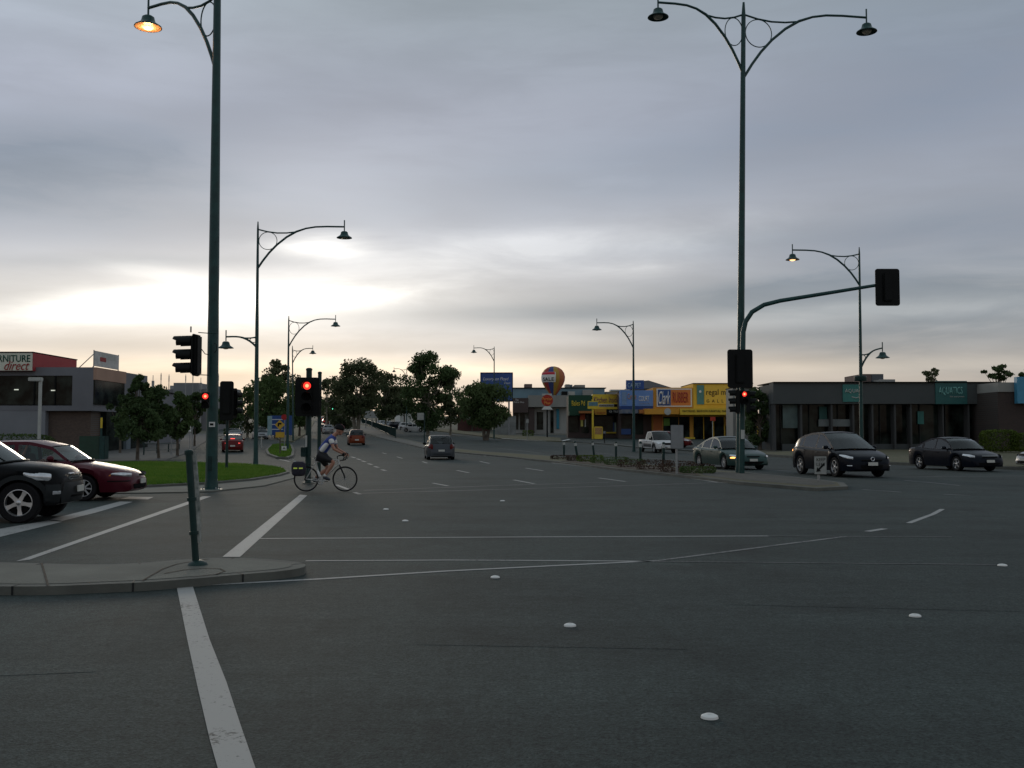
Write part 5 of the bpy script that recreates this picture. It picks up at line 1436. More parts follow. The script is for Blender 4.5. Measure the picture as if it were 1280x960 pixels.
for i in range(len(prof)-1):
    for k in range(nn):
        m.f.append([i*nn+k,i*nn+(k+1)%nn,(i+1)*nn+(k+1)%nn,(i+1)*nn+k]); m.m.append(order[(k//4)%12])
bo=m.build('envelope',cols,r_,fix=False,ang=60)
def bpatch(nm,mt,a0,a1,h0,h1,off):
    m=MB(); rows=[]
    pr=[(h,r) for r,h in prof]
    for i in range(9):
        h=h0+(h1-h0)*i/8; rows.append([((lin(pr,h)*1.03+off)*math.cos(R(a0+(a1-a0)*k/12)),(lin(pr,h)*1.03+off)*math.sin(R(a0+(a1-a0)*k/12)),h) for k in range(13)])
    m.grid(rows); return m.build(nm,mt,r_,ang=80)
bpatch('banner',M['white'],-172,-80,Hh*.44,Hh*.79,.03); bpatch('banner',paint('banner_red',(.5,.03,.05),0,.5),-168,-84,Hh*.70,Hh*.785,.05)
t_=textmesh('lettering','SALE',Rb*1.05,Hh*.12,M['matte'],r_,(0,0,0),ext=.02,bold=True)
for v in t_.data.vertices:
    x,y,z=v.co; a=R(-147)+x/(Rb*1.02); h=Hh*.48+z; rd=lin([(h_,r_2) for r_2,h_ in prof],h)*1.03+.05-y
    v.co=(rd*math.cos(a),rd*math.sin(a),h)
m=MB(); m.bb(-Rb*.3,Rb*.3,-Rb*.3,Rb*.3,-.7,-.02); m.build('blower_base',M['offwhite'],r_)
# green shop
n=B('green_shop','dark green fronted shop with yellow lettering',724,130,'shop')
gn=wallmat('shop_green',(.012,.055,.03)); yl=paint('shop_yellow',(.68,.50,.05),0,.55)
n.wall('wall',brn,710.7,740,494.5,1.5,5); n.box('fascia',gn,710.7,739.5,494,514,-.3,1.6); n.text('Bales Pd',714.5,731,501,507.3,-.305,yl,bold=True)
n.box('awning',gn,710.7,724,514.2,519.5,-1.6,1.4); n.box('awning',paint('awning_orange',(.33,.13,.04),0,.6),722.5,741,514.3,517,-2.4,1.4)
n.box('window',SG,712,724,519.7,540,1.4,1.46); n.box('door',SG,728,737,518,541,1.4,1.46); n.box('poster',paint('poster_red',(.45,.08,.03),0,.5),724.5,731,517,525,-.5,-.45); n.box('poster',paint('poster_yellow',(.5,.45,.12),0,.5),725.5,728.5,525.2,533,-.5,-.45); n.box('poster',M['offwhite'],730.5,732,524,533.5,-.5,-.45)
# yellow kitchen shop
n=B('yellow_kitchen_shop','shop under a yellow sign board with purple lettering',757,130,'shop')
n.wall('wall',brn,740.3,775,494,1.5,6); n.box('fascia',yl,740.3,775,493,511.5,-.4,1.6); n.text('Kitchen Inside',742,773,496,503.5,-.405,paint('purple_letters',(.16,.05,.10),0,.5),bold=True)
n.box('sign_strip',M['offwhite'],748,767,505.3,508.6,-.44,-.402); n.text('KITCHENS AND BATHROOMS',749,766,506,508,-.445,M['black']); n.box('sign_strip',M['matte'],767.2,771,505.3,508.6,-.44,-.402)
n.box('awning',M['black'],757,775,512.2,517.5,-1.6,1.4); n.text('KB  TILES',760,772,513.5,516,-1.605,M['offwhite'])
n.box('awning',paint('awning_amber',(.45,.24,.03),0,.6),742,756,511.7,518.8,-2.2,1.4); n.text('KITCHEN CITY',744,755,515.5,517.8,-2.205,paint('awning_red_letters',(.35,.05,.02),0,.5))
n.box('window',SG,744,774,520,540,1.4,1.45); n.box('window_sill',yl,759,774.5,540,541.7,1.2,1.48); n.box('window_frame',yl,774.3,775,519,541.7,1.2,1.48); n.box('poster',wallmat('poster_mint',(.3,.42,.36)),769.5,773.5,528,539.5,1.3,1.38); n.box('poster',bluem,767.5,769.3,528,539.5,1.3,1.38)
b=Vector((PX(741,125,545),125,zr(125))); r_=empty('pylon_sign',b,0,'slim yellow post carrying a small blue and yellow board before the yellow shop','sign')
h_=P(741,499,125).z-b.z; m=MB(); m.bb(-.11,.11,-.11,.11,0,h_); m.build('post',yl,r_)
a_=P(734.5,511,125)-b; c_=P(747.5,501.5,125)-b; m=MB(); m.bb(a_.x,c_.x,-.2,-.12,a_.z,c_.z); m.build('frame',yl,r_); m=MB(); m.bb(a_.x+.1,c_.x-.05,-.23,-.203,a_.z+.35,c_.z-.1); m.build('panel',mat('pylon_blue',(.09,.2,.24),.5,var=.3,scale=3),r_)
b=Vector((PX(747.8,124.5,543),124.5,zr(124.5))); r_=empty('display_bin',b,0,'squat yellow display board standing at the foot of the yellow post','display board')
m=MB(); m.bb(-.5,.55,-.2,.2,0,1.55); m.build('board',yl,r_,bevel=.05); m=MB(); m.bb(-.42,.47,-.225,-.202,.6,1.45); m.build('panel',mat('bin_panel',(.45,.30,.10),.6,var=.4,scale=5,col2=(.3,.12,.05)),r_)
# blue carpet shop
n=B('blue_carpet_shop','shop under a big pale blue carpet sign board',795,126,'shop')
bl1=wallmat('carpet_blue',(.13,.24,.50)); bl2=wallmat('carpet_deep_blue',(.02,.05,.17))
n.wall('wall',brn,775.3,816,489,1.5,7); n.box('fascia',bl1,775.3,816,488,507.5,-.3,1.6); n.box('fascia',bl2,775.3,816,507.6,511.8,-.32,1.6)
n.box('fascia',mat('carpet_pale_blue',(.16,.25,.40),.6),777,783,490,506,-.34,-.302)
n.text('Carpet',784,795,492,501.5,-.305,paint('carpet_orange',(.42,.22,.12),0,.5),bold=True); n.text('COURT',798,811,495,501.5,-.305,M['white'],bold=True); n.text('carpets rugs vinyl',798,812,503.2,505.3,-.305,mat('pale_lettering',(.3,.36,.48),.6))
n.box('awning',mat('awning_blue',(.06,.09,.15),.6,var=.4,scale=2,col2=(.2,.2,.2)),775.3,796,512.2,517,-1.6,1.4); n.box('awning',paint('awning_orange_c',(.42,.17,.05),0,.6),797,816,512.4,517,-1.62,1.4)
n.box('window',SG,778,792,519,543,1.4,1.45); n.box('window',SG,796,806,519,543,1.4,1.45); n.box('window_panel',bluem,778,790,536,543,1.3,1.38); n.box('roof_wall',M['offwhite'],765,790,486,488,2,4)
n.box('roof_sign',bluem,785,808,474,485.7,2.2,2.5); n.text('CARPET',787,804,477.5,483.5,2.19,mat('roof_sign_letters',(.3,.42,.5),.6),bold=True)

# dark roof behind
n=B('dark_roof_house','dark hipped roof building behind the carpet sign',812,185,'building')
n.wall('wall',gry,792,838,486,0,20); m=MB(); a_=n.xz(786,486); c_=n.xz(842,486); t0=n.xz(806,473.5); t1=n.xz(818,472.5)
m.add([(a_[0],-1,a_[1]),(c_[0],-1,a_[1]),(c_[0],21,a_[1]),(a_[0],21,a_[1]),(t0[0],8,t0[1]),(t1[0],8,t1[1])],[(0,1,5,4),(1,2,5),(2,3,4,5),(3,0,4),(0,3,2,1)]); m.build('roof',wallmat('dark_roof',(.05,.045,.045)),n.r,smooth=False)
# orange rubber shop
og=wallmat('shop_orange',(.60,.29,.045))
n=B('orange_rubber_shop','orange shop with white framed blue and orange Clark RUBBER sign',841,126,'shop')
n.wall('wall',og,816.3,866,484.5,0,9); n.box('sign_frame',M['white'],820.5,864.5,485.8,508.5,-.2,-.003); n.box('sign_panel',bluem,822,838,487.2,507,-.24,-.203); n.box('sign_panel',paint('rubber_orange',(.60,.20,.05),0,.5),838.2,863,487.2,506.9,-.24,-.203)
n.text('Clark',822.6,837,489,505.5,-.25,M['white'],bold=True,shear=.35); n.text('RUBBER',840.5,860,490.5,503.5,-.25,paint('rubber_red',(.30,.035,.03),0,.5),bold=True)
n.box('awning',paint('awning_orange_r',(.62,.30,.04),0,.6),803,845,511.5,518.3,-2.6,-.01); m=MB(); q=n.xz(830.5,515); m.lathe([(0,-.03),(.42,-.03),(.42,0),(0,0)],ax='y',c=(q[0],-2.62,q[1]),n=20); m.build('awning_emblem',M['offwhite'],n.r)
n.box('window',SG,829,848,521,547,-.05,-.003); n.box('window',SG,848.6,862,521,547,-.05,-.003); n.box('poster',paint('poster_green',(.12,.25,.04),0,.5),829.5,837,523,532,-.1,-.052); n.box('pillar',paint('orange_pillar',(.36,.11,.03),0,.6),816.4,828,518.5,549,-.06,-.004)
# yellow mattress shop
ye=wallmat('shop_mustard',(.74,.46,.045))
n=B('yellow_mattress_shop','mustard yellow shop with a teal strip and regal mattress lettering',892,126,'shop')
n.wall('wall',ye,866.3,941,479.6,0,9); n.box('roof_edge',M['matte'],866,941.3,478.8,479.5,-.2,9.2); n.box('sign_frame',paint('mustard_light',(.78,.50,.07),0,.6),880.2,933,481.5,505,-.1,-.003)
n.box('sign_strip',mat('teal_strip',(.08,.22,.20),.5,var=.2,scale=1),871,879.8,481.5,505.5,-.12,-.003); m=MB(); q=n.xz(875,489.5); m.lathe([(0,-.02),(.16,-.02),(.16,0),(0,0)],ax='y',c=(q[0],-.13,q[1]),n=16); m.build('sign_emblem',M['white'],n.r)
n.text('regal mattress',882.5,930,486.5,496,-.105,paint('mattress_letters',(.05,.03,.015),0,.5)); n.text('G  A  L  L  E  R  Y',883,922,499.3,503.2,-.105,bpy.data.materials['mattress_letters'])
n.box('awning',paint('awning_mustard',(.70,.48,.05),0,.6),845.5,922,511.5,519,-3.0,-.01); n.text('MATTRESSES  BEDROOM FURNITURE  MANCHESTER',848,914,513.4,515.8,-3.01,bpy.data.materials['mattress_letters'])
for a_,b_ in ((867,879),(880,891),(892.5,905),(906.5,918)): n.box('window',SG,a_,b_,521,549,-.05,-.003)
n.box('window_sill',yl,856,868,546.5,549.5,-.4,-.06); n.box('pillar',ye,935.5,941,519,551,-3.0,-2.4); n.box('door_poster',paint('poster_orange',(.4,.18,.03),0,.5),905.5,914,524,532,-.12,-.06)
b=Vector((PX(891,106,550),106,zr(106))); r_=empty('shop_flag_sign',b,0,'small red board on a pale post before the mattress shop','sign'); q=P(891,523.5,106)-b; m=MB(); m.box((q.x,0,q.z),(.55,.05,.42)); m.build('panel',paint('flag_red',(.45,.05,.03),0,.5),r_); m=MB(); m.tube([(0,.05,0),(0,.05,q.z)],.04,8); m.build('post',M['offwhite'],r_)

# aquatics shop
dk_=wallmat('dark_fascia',(.062,.070,.070)); tl=mat('sign_teal',(.025,.16,.14),.5,var=.1)
n=B('aquarium_shop','long low dark grey shop with two teal signs behind the SUV',1105,86,'shop')
n.box('fascia',dk_,965,1245,478.8,505,-.4,1.0); n.box('roof_edge',M['matte'],965,1246,477.6,478.6,-.6,5.2); n.wall('wall',dk_,966,1244.5,480,1.01,5); n.wall('wall',dk_,1050,1244.5,480,5.02,20); n.box('roof_edge',M['matte'],941,975,478.6,479.6,7.8,11.2); n.wall('wall',gry,941.5,974,479.7,8,11)
n.box('window',SG,968,1243,505.2,563,.7,.76)
pl=wallmat('pillar_grey',(.055,.057,.057))
for px in (968,978,1001,1014,1039,1050,1066,1090,1103,1118,1138,1153,1178,1185,1210,1222,1240): n.box('pillar' if px in (968,1001,1039,1066,1090,1118,1138,1178,1210) else 'window_frame',pl,px-(1.6 if px in(968,1001,1039,1066,1090,1118,1138,1178,1210) else .5),px+(1.6 if px in(968,1001,1039,1066,1090,1118,1138,1178,1210) else .5),505.3,564.5,-.2 if px in (968,1001,1039,1066,1090,1118,1138,1178,1210) else .5,.69)
n.box('display_board',mat('display_grey',(.12,.14,.14),.5,var=.3,scale=1.2),1025,1067,524,533,.4,.5); n.box('display_board',mat('display_teal',(.07,.11,.105),.5,var=.5,scale=.8),980,999,505.6,535,.45,.55); n.box('display_board',tl,1150,1158,514,530,.5,.6)
n.box('display_board',wallmat('display_green',(.03,.09,.08)),1026,1036,508,524,.45,.55)
n.box('base_wall',dk_,979,1243,555,564.5,.3,.69)
n.box('sign_panel',tl,1051,1075.5,481,502.5,-.5,-.402); n.text('AQUA',1053.5,1071,486.5,492,-.505,M['offwhite'],bold=True); m=MB(); q=n.xz(1067,497); m.tube([(q[0]-.35,-.52,q[1]+.05),(q[0],-.52,q[1]-.05),(q[0]+.4,-.52,q[1]+.04)],.035,6); m.build('sign_emblem',M['offwhite'],n.r)
n.box('sign_panel',mat('sign_deep_teal',(.012,.095,.09),.5,var=.1),1166,1206,476.5,505.3,-.5,-.402); n.text('AQUATICS',1170,1200,484,494.5,-.505,mat('aquatics_letters',(.18,.42,.38),.5),bold=True); n.text('fish and ponds',1184,1202,495.2,497.2,-.505,M['offwhite'])
n.box('roof_box',wallmat('brown_plant',(.14,.10,.09)),1123,1136,459.5,477.5,9,14); n.box('roof_box',wallmat('grey_plant',(.10,.11,.12)),1136.2,1153,459.5,477.5,9,13.5); n.box('roof_box',lw,1138,1158,468.5,477.5,7,8.9); n.box('roof_box',gry,1030,1041,476,477.5,4,6); n.box('roof_box',lw,1185,1194,474,477.5,5,7); n.box('roof_box',gry,1115,1125,475.8,477.5,4,6)
# brick shop on the right edge
n=B('brick_building','dark brick building with a bright blue sign at the right edge',1270,82,'building')
n.wall('wall',brick('dark_brick',(.055,.035,.03),(.04,.028,.025),(.05,.045,.04),3),1247,1420,490,0,16); n.box('parapet',gry,1246.5,1420,478,489.8,-.1,14); n.box('sign_panel',mat('sky_sign',(.05,.24,.38),.5,var=.1),1266.5,1300,471.5,504.5,-.6,-.12); n.text('TILES',1278,1297,480,492,-.61,M['white'],bold=True)

# ------------------------------------------------------------------ trees, hedges
def tp(px,D): return PX(px,D,560),D
def T(label,px,D,top,halfw,cbpy,leaf,**k):
    x,y=tp(px,D); zg_=zr(D); H=P(px,top,D).z-zg_; cb=max(.2,P(px,cbpy,D).z-zg_); cw=2*halfw*D/F
    return tree('tree' if 'name' not in k else k.pop('name'),label,x,y,H,cw,cb,leaf,**k)
g1='street trees on the left footpath'
T('dark street tree with a pointed top nearest the grey showroom',172,60,463,25,552,'leaf_dark',n=12000,ls=.22,seed=11,clumps=80,group=g1,tr=.10,tip=.55)
T('street tree behind the pointed one, second of the left row',199,64,482,20,548,'leaf_dark',n=7500,ls=.25,seed=12,clumps=44,group=g1,tr=.09,lean=-.3)
T('rounder street tree, third of the left row, before the warehouse',222,70,490,17,548,'leaf_mid',n=6000,ls=.25,seed=13,clumps=36,group=g1,tr=.10)
T('smaller street tree beside the tall left lamp post',243,95,489,14,545,'leaf_dark',n=4200,ls=.3,seed=14,clumps=22,group=g1,tr=.10)
T('thin street tree with leaves low down on the left footpath',150,78,489,14,540,'leaf_dark',n=1800,ls=.3,seed=15,clumps=12,group=g1,tr=.09)
g2='trees of the median and the far roadside'
T('dark tree behind the black signal heads right of the tall lamp post',286,120,491,18,545,'leaf_dark',n=5000,ls=.38,seed=21,clumps=28,group=g2)
T('tree on the median behind the left lamp posts, with sky showing through',309,135,490,17,540,'leaf_gum',n=1700,ls=.42,seed=22,clumps=22,group=g2,bark='palebark')
T('tall gum behind the slim lamp post on the left island',344,150,447,24,530,'leaf_gum',n=7000,ls=.45,seed=23,clumps=36,group=g2,bark='palebark')
T('broad green tree behind the blue direction board',344,132,474,36,532,'leaf_mid',n=9000,ls=.42,seed=24,clumps=44,group=g2)
T('tree just left of the red light, above the blue board',374,140,478,24,530,'leaf_mid',n=6000,ls=.45,seed=25,clumps=28,group=g2)
T('low dark tree at the far end of the median under the red light',381,190,495,16,532,'leaf_dark',n=1800,ls=.6,seed=26,clumps=14,group=g2)
T('thin gum with drooping leaves right of the taller signal pole',408,170,474,15,512,'leaf_gum',n=700,ls=.55,seed=27,clumps=14,group=g2,bark='palebark')
T('dark far tree behind the little green light',418,240,490,20,527,'leaf_dark',n=2200,ls=.8,seed=28,clumps=18,group=g2)
T('big gum tree left of centre with a pale forked trunk',446,152,450,33,522,'leaf_gum',n=11000,ls=.42,seed=29,clumps=44,group=g2,bark='palebark',stems=3,tr=.28,cd=.8)
T('small low gum beside the big forked gum tree',428,175,478,22,535,'leaf_gum',n=5000,ls=.5,seed=30,clumps=26,group=g2,bark='palebark')
T('darker gum between the two big gum trees',482,172,464,23,526,'leaf_gum',n=7000,ls=.5,seed=31,clumps=34,group=g2,bark='palebark')
T('dark tree low behind the distant lamp post',505,200,484,28,517,'leaf_dark',n=5000,ls=.6,seed=32,clumps=30,group=g2)
T('tallest gum tree right of centre with a broken crown',535,148,437,31,538,'leaf_dark',n=14000,ls=.42,seed=33,clumps=56,group=g2,bark='palebark',tr=.24,cd=.8)
T('ragged lower gum joined to the tallest gum tree',563,150,458,21,538,'leaf_gum',n=5000,ls=.42,seed=34,clumps=34,group=g2,bark='palebark')
T('pale green spreading tree before the blue billboard',607,118,476,34,534,'leaf_pale',n=15000,ls=.32,seed=35,clumps=60,group=g2,tr=.2,cd=.8,stems=2)
T('dark bush tree filling the gap left of the dark grey shop',950,88,483,19,566,'leaf_dark',n=8000,ls=.3,seed=36,clumps=40,group='trees behind the shops')
T('small twiggy tree on the skyline over the dark grey shop',1163,120,459,13,482,'leaf_gum',n=500,ls=.36,seed=37,clumps=16,group='trees behind the shops')
T('umbrella shaped tree on the skyline near the right edge',1250,118,456,17,476,'leaf_dark',n=1500,ls=.4,seed=38,clumps=16,group='trees behind the shops',flat=.4)
T('tree top peeping over the brick building',1284,122,462,14,480,'leaf_dark',n=900,ls=.4,seed=39,clumps=10,group='trees behind the shops')
for i,(px,hw_,tpy,D_) in enumerate(((398,14,508,330),(425,16,505,340),(452,16,503,330),(470,18,503,260),(575,14,503,190),(590,14,506,185),(268,16,502,260),(330,16,503,240),(250,14,503,230))):
    T(['far dark tree over the distant red cars','far dark tree behind the green light','far dark tree left of the forked gum','far dark tree right of the forked gum','dark tree beside the ragged gum, left of the pale one','dark tree just behind the pale green tree','far dark tree behind the tall left lamp post','far dark tree left of the blue board','far dark tree over the left footpath'][i],px,D_,tpy-8,hw_,532 if i not in(0,1) else 519,'leaf_dark',n=1500,ls=.9 if D_>250 else .6,seed=60+i,clumps=14,group='dark trees at the end of the road')
x,y=tp(1262,76); leafmass('hedge','trimmed yellow green hedge behind the sedan at the right edge',[(-2.2,.6,-.6,.6,.1,1.75),(.2,2.4,-.6,.6,.1,1.5)],'leaf_hedge',5000,.16,None,8,'hedge',None,(x,y,zr(y)+.1))
x,y=tp(22,66); leafmass('hedge','low dark hedge at the foot of the showroom behind the cars',[(-6,2.4,-.7,.7,0,1.6)],'leaf_mid',4500,.16,None,9,'hedge',None,(x,y,zr(y)))
x,y=tp(660,140); leafmass('shrub','small yellow green shrub at the door of the long shop',[(-.8,.8,-.5,.5,0,.9)],'leaf_hedge',700,.15,None,10,'shrub',None,(x,y,zr(y)))
# street furniture by the showroom
b=Vector((PX(48,57,585),57,0)); r_=empty('flood_light_pole',b,0,'pale pole with a sideways lamp head before the showroom','lamp pole'); t=P(48.5,474,57)-b
m=MB(); m.bb(-.07,.07,-.07,.07,0,t.z); m.build('pole',M['offwhite'],r_); m=MB(); m.bb(-.65,.09,-.16,.16,t.z-.12,t.z+.1); m.build('lamp_head',M['offwhite'],r_,bevel=.03)
b=Vector((PX(40,52,585),52,0)); r_=empty('service_cabinet',b,0,'squat green service cabinet behind the maroon car','cabinet'); z1=P(40,549,52).z
m=MB(); m.bb(-.42,.42,-.25,.25,0,z1-.06); m.build('cabinet',M['teal'],r_,bevel=.02); m=MB(); m.bb(-.47,.47,-.3,.3,z1-.057,z1); m.build('lid',M['teal'],r_,bevel=.02); m=MB(); m.bb(.02,.03,-.262,-.252,.1,z1-.15); m.build('door_gap',M['matte'],r_)
b=Vector((PX(116,62,575),62,0)); r_=empty('service_cabinet',b,0,'tall dark green cabinet wall in front of the brick part of the showroom','cabinet'); z1=P(116,545,62).z
m=MB(); m.bb(-.75,.5,-.3,.3,0,z1); m.build('cabinet',mat('deep_green',(.006,.04,.022),.5,var=.2),r_,bevel=.02); m=MB(); m.bb(.503,.85,-.32,.3,0,z1); m.build('door',M['teal'],r_,bevel=.02)
for px,D_,lab in ((126,70,'thin post with yellow bands against the dark showroom entry'),):
    b=Vector((PX(px,D_,570),D_,0)); r_=empty('banded_post',b,0,lab,'post'); h=P(px,521,D_).z; m=MB(); m.tube([(0,0,0),(0,0,h)],.07,8); m.build('post',M['teal'],r_); m=MB(); m.tube([(0,0,h*.72),(0,0,h*.98)],.075,8); m.build('band',yl,r_)
for px,D_,tpy,lab in ((237,78,532,'thin grey sign pole with a white plate on the left footpath'),(214,73,545,'thin grey stake on the left footpath'),(240,72,534,'second thin grey pole beside the plate pole')):
    b=Vector((PX(px,D_,566),D_,zr(D_))); r_=empty('footpath_pole',b,0,lab,'pole','thin poles on the left footpath'); h=P(px,tpy,D_).z-b.z; m=MB(); m.tube([(0,0,0),(0,0,h)],.035,8); m.build('pole',M['galv'],r_)
    if px==237: m=MB(); m.box((0,-.05,h-.25),(.22,.03,.42)); m.build('plate',M['white'],r_)
m=MB(); h0=P(180,554,72); h1=P(224,554.5,86)
m.tube([h0,h1],.05,6); m.tube([h0-Vector((0,0,.5)),h1-Vector((0,0,.5))],.03,6)
for f_ in (0,.33,.66,1): q=h0.lerp(h1,f_); m.tube([q,Vector((q.x,q.y,zr(q.y)))],.05,6)
o=m.build('low_rail_fence',M['dteal']); tag(o,'low rail fence behind the street trees on the left','fence')

# ------------------------------------------------------------------ vehicles
def sedan(name,label,col,L=4.8,W=1.82,h=1.42,rim='alloy',nsp=7,group=None,cls=None,wb=None,rw=.315,gm=None):
    kx=L/4.84; dk=[(-2.42,.60),(-2.38,.84),(-2.25,.97),(-1.7,1.0),(-1.3,.96),(-.3,.915),(.75,.905),(1.0,.90),(1.5,.83),(2.0,.735),(2.25,.66),(2.42,.52)]
    rf=[(-1.78,.995),(-1.45,1.13),(-1.1,1.27),(-.75,1.37),(-.35,h),(.05,h+.0),(.30,h-.05),(.62,1.26),(1.10,.905)]
    c=Car(name,label,'car',L,W,scale(dk,kx),scale(rf,kx),(-1.38*kx,1.42*kx),rw,[(-1.15*kx,.16),(-.22*kx,.09)],body=col,rim=rim,nsp=nsp,group=group,glassm=gm)
    c.handles((-.95*kx,.05*kx),col); c.seams((-.26*kx,.78*kx,-1.1*kx)); c.mirrors(col); return c
def hatch(name,label,col,L=4.1,W=1.72,h=1.46,rim='alloy',nsp=6,group=None,rw=.30,gm=None):
    kx=L/4.1; dk=[(-2.05,.55),(-2.02,.85),(-1.96,.96),(-1.5,.95),(-.3,.91),(.75,.90),(.95,.90),(1.4,.83),(1.75,.74),(1.95,.63),(2.05,.5)]
    rf=[(-1.93,.95),(-1.82,1.14),(-1.68,1.33),(-1.5,h-.03),(-.8,h),(-.1,h),(.15,h-.05),(.45,1.28),(.98,.90)]
    c=Car(name,label,'car',L,W,scale(dk,kx),scale(rf,kx),(-1.22*kx,1.26*kx),rw,[(-1.55*kx,.22),(-1.28*kx,.07),(-.28*kx,.09)],body=col,rim=rim,nsp=nsp,group=group,tumble=.28,glassm=gm)
    c.handles((-.75*kx,.0),col); c.seams((-.3,.7)); c.mirrors(M['black']); return c
def rear(c,lit=False,z0=.68,z1=.90,w0=None,tall=False,col=None,plate_z=.52):
    L,W=c.L,c.W; lm=M['brake_on'] if lit else M['red_lens']
    for sd in (1,-1):
        c.patch('taillight',M['red_lens'],[(-L/2+.30,z0+.05,z1-.03),(-L/2+.02,z0,z1)],sd,.012)
        o=c.fpatch('taillight',M['red_lens'],sd*(W/2*.60),sd*(W/2*.76),z0,z1-.04,-1,.012)
        if lit: g=c.fpatch('lamp_glow',lm,sd*(W/2*.52),sd*(W/2*.72),z0+.03,z1-.08,-1,.02,par=o)
    c.fpatch('rear_bumper',c.body if not col else col,-W*.36,W*.36,.30,.56,-1,.045); m=MB(); q=c.front_pt(0,plate_z+.03,-1,.0)
    m.box((q.x-.05,0,plate_z+.02),(.02,.38,.12)); m.build('number_plate',M['plate'],c.root)
def front(c,hl,grille=(.34,.60,.70),lower=(.5,.26,.38),plate=.44,lens='lens',emb=False,bump=None,fog=None):
    for sd in (1,-1): c.patch('headlight',M[lens],hl,sd,.014)
    w=grille[0]; c.fpatch('grille',M['black'],-w,w,grille[1],grille[2],1,.012)
    w=lower[0]; c.fpatch('air_intake',M['matte'],-w,w,lower[1],lower[2],1,.01)
    m=MB(); q=c.front_pt(0,plate,1,.0); m.box((q.x+.03,0,plate),(.02,.37,.11)); m.build('number_plate',M['plate'],c.root)
blk=paint('black_paint',(.006,.007,.008),.3,.35); maroon=paint('maroon_paint',(.07,.006,.014),.45,.3); navy=paint('dark_navy_paint',(.005,.007,.012),.5,.28)
grn=paint('grey_green_paint',(.028,.060,.055),.55,.32); dk2=paint('dark_blue_paint',(.006,.008,.014),.5,.28); slate=paint('slate_paint',(.055,.062,.07),.5,.35); orange=paint('burnt_orange_paint',(.17,.036,.012),.4,.32)
silver=paint('silver_paint',(.33,.34,.35),.7,.32); redp=paint('red_paint',(.11,.008,.008),.3,.32); whitep=paint('white_car_paint',(.55,.55,.54),0,.35)

# black SUV cut by the left edge of the picture
dk=[(-2.12,.55),(-2.08,.95),(-1.98,1.06),(-1.4,1.08),(-.3,1.04),(.7,1.03),(.98,1.03),(1.35,1.01),(1.70,.975),(1.90,.93),(2.01,.82)]
rf=[(-1.98,1.06),(-1.86,1.3),(-1.72,1.55),(-1.5,1.66),(-.8,1.69),(-.05,1.67),(.20,1.60),(.50,1.42),(1.02,1.035)]
c=Car('suv','black SUV with grey bumper and silver wheels cut off by the left edge','car',4.02,1.76,dk,rf,(-1.22,1.40),.355,[(-1.55,.2),(-1.2,.08),(-.22,.1)],body=blk,rim='alloy',nsp=5,zb=.30,tumble=.24,nose=.10)
gb=mat('grey_bumper',(.017,.020,.021),.55,var=.15,spec=.15)
c.archtrim(gb,.07); c.sill(gb,.46)
for sd in (1,-1):
    c.patch('bumper',gb,[(1.79,.34,.70),(1.90,.32,.70),(2.005,.32,.70)],sd,.03)
    c.patch('headlight',M['lens'],[(1.44,.86,.90),(1.56,.74,.915),(1.84,.71,.89),(1.90,.73,.86)],sd,.02); c.patch('indicator',M['lens'],[(1.89,.46,.58),(1.995,.46,.58)],sd,.045)
c.fpatch('bumper',gb,-.66,.66,.33,.69,1,.06); c.fpatch('grille',M['chrome'],-.38,.38,.735,.86,1,.02); c.fpatch('grille',M['black'],-.36,.36,.75,.79,1,.026); c.fpatch('grille',M['black'],-.36,.36,.805,.845,1,.026); c.fpatch('air_intake',M['matte'],-.42,.42,.40,.50,1,.065)
m=MB(); q=c.front_pt(0,.56); m.box((q.x+.075,0,.565),(.02,.37,.11)); m.build('number_plate',M['plate'],c.root)
m=MB(); 
for yy in (-.3,.25): m.tube([(1.08,yy,1.07),(1.0,yy+.3,1.11),(.9,yy+.45,1.14)],.012,6)
m.build('wiper',M['matte'],c.root)
c.handles((-.9,.05),blk); c.seams((-.25,.72)); c.mirrors(M['black'])
c.root.rotation_euler[2]=R(8); c.root.location=(PX(30,17.5,640)-1.40*math.cos(R(8))-.20,17.5+.80-1.40*math.sin(R(8)),0)
# maroon sedan behind it
c=sedan('sedan','maroon sedan with plain wheel covers, its driver in yellow, behind the black SUV',maroon,4.7,1.72,1.38,'hubcap',8,rw=.30,gm=glass('clear_glass',(.8,.82,.8)))
front(c,[(1.98,.60,.645),(2.2,.57,.66),(2.34,.56,.64)],grille=(.22,.56,.62)); c.patch('indicator',M['orange_lens'],[(1.95,.57,.60),(1.99,.57,.62)],-1,.012); rear(c)
c.patch('bumper_strip',M['black'],[(1.9,.44,.475),(2.34,.44,.475)],-1,.02); 
c.root.location=(PX(124.5,23.3,627)-1.84*math.cos(R(4)),23.3+.86-1.38*math.sin(R(4)),0); c.root.rotation_euler[2]=R(4)
mar=c
dv=empty('person',Vector(c.root.location),0,'driver of the maroon sedan in a yellow top resting an arm on the window frame','person'); dv.rotation_euler[2]=R(4)
J=dict(pelvis=(-.22,-.34,.55),chest=(-.32,-.34,.92),neck=(-.33,-.34,1.07),head=(-.31,-.34,1.21),l_shoulder=(-.30,-.17,1.0),r_shoulder=(-.30,-.51,1.0),l_elbow=(-.08,-.14,.82),l_wrist=(.2,-.26,.93),r_elbow=(-.10,-.60,1.02),r_wrist=(-.02,-.585,1.24),
 l_hip=(-.16,-.25,.53),r_hip=(-.16,-.43,.53),l_knee=(.28,-.24,.66),r_knee=(.28,-.44,.66),l_ankle=(.55,-.24,.34),r_ankle=(.55,-.44,.34),l_toe=(.72,-.24,.36),r_toe=(.72,-.44,.36),face=(1,0,-.05))
human(dv,J,mat('yellow_shirt',(.50,.36,.05),.8),mat('dark_trousers',(.03,.03,.04),.8),M['skin'],sleeve=.5)
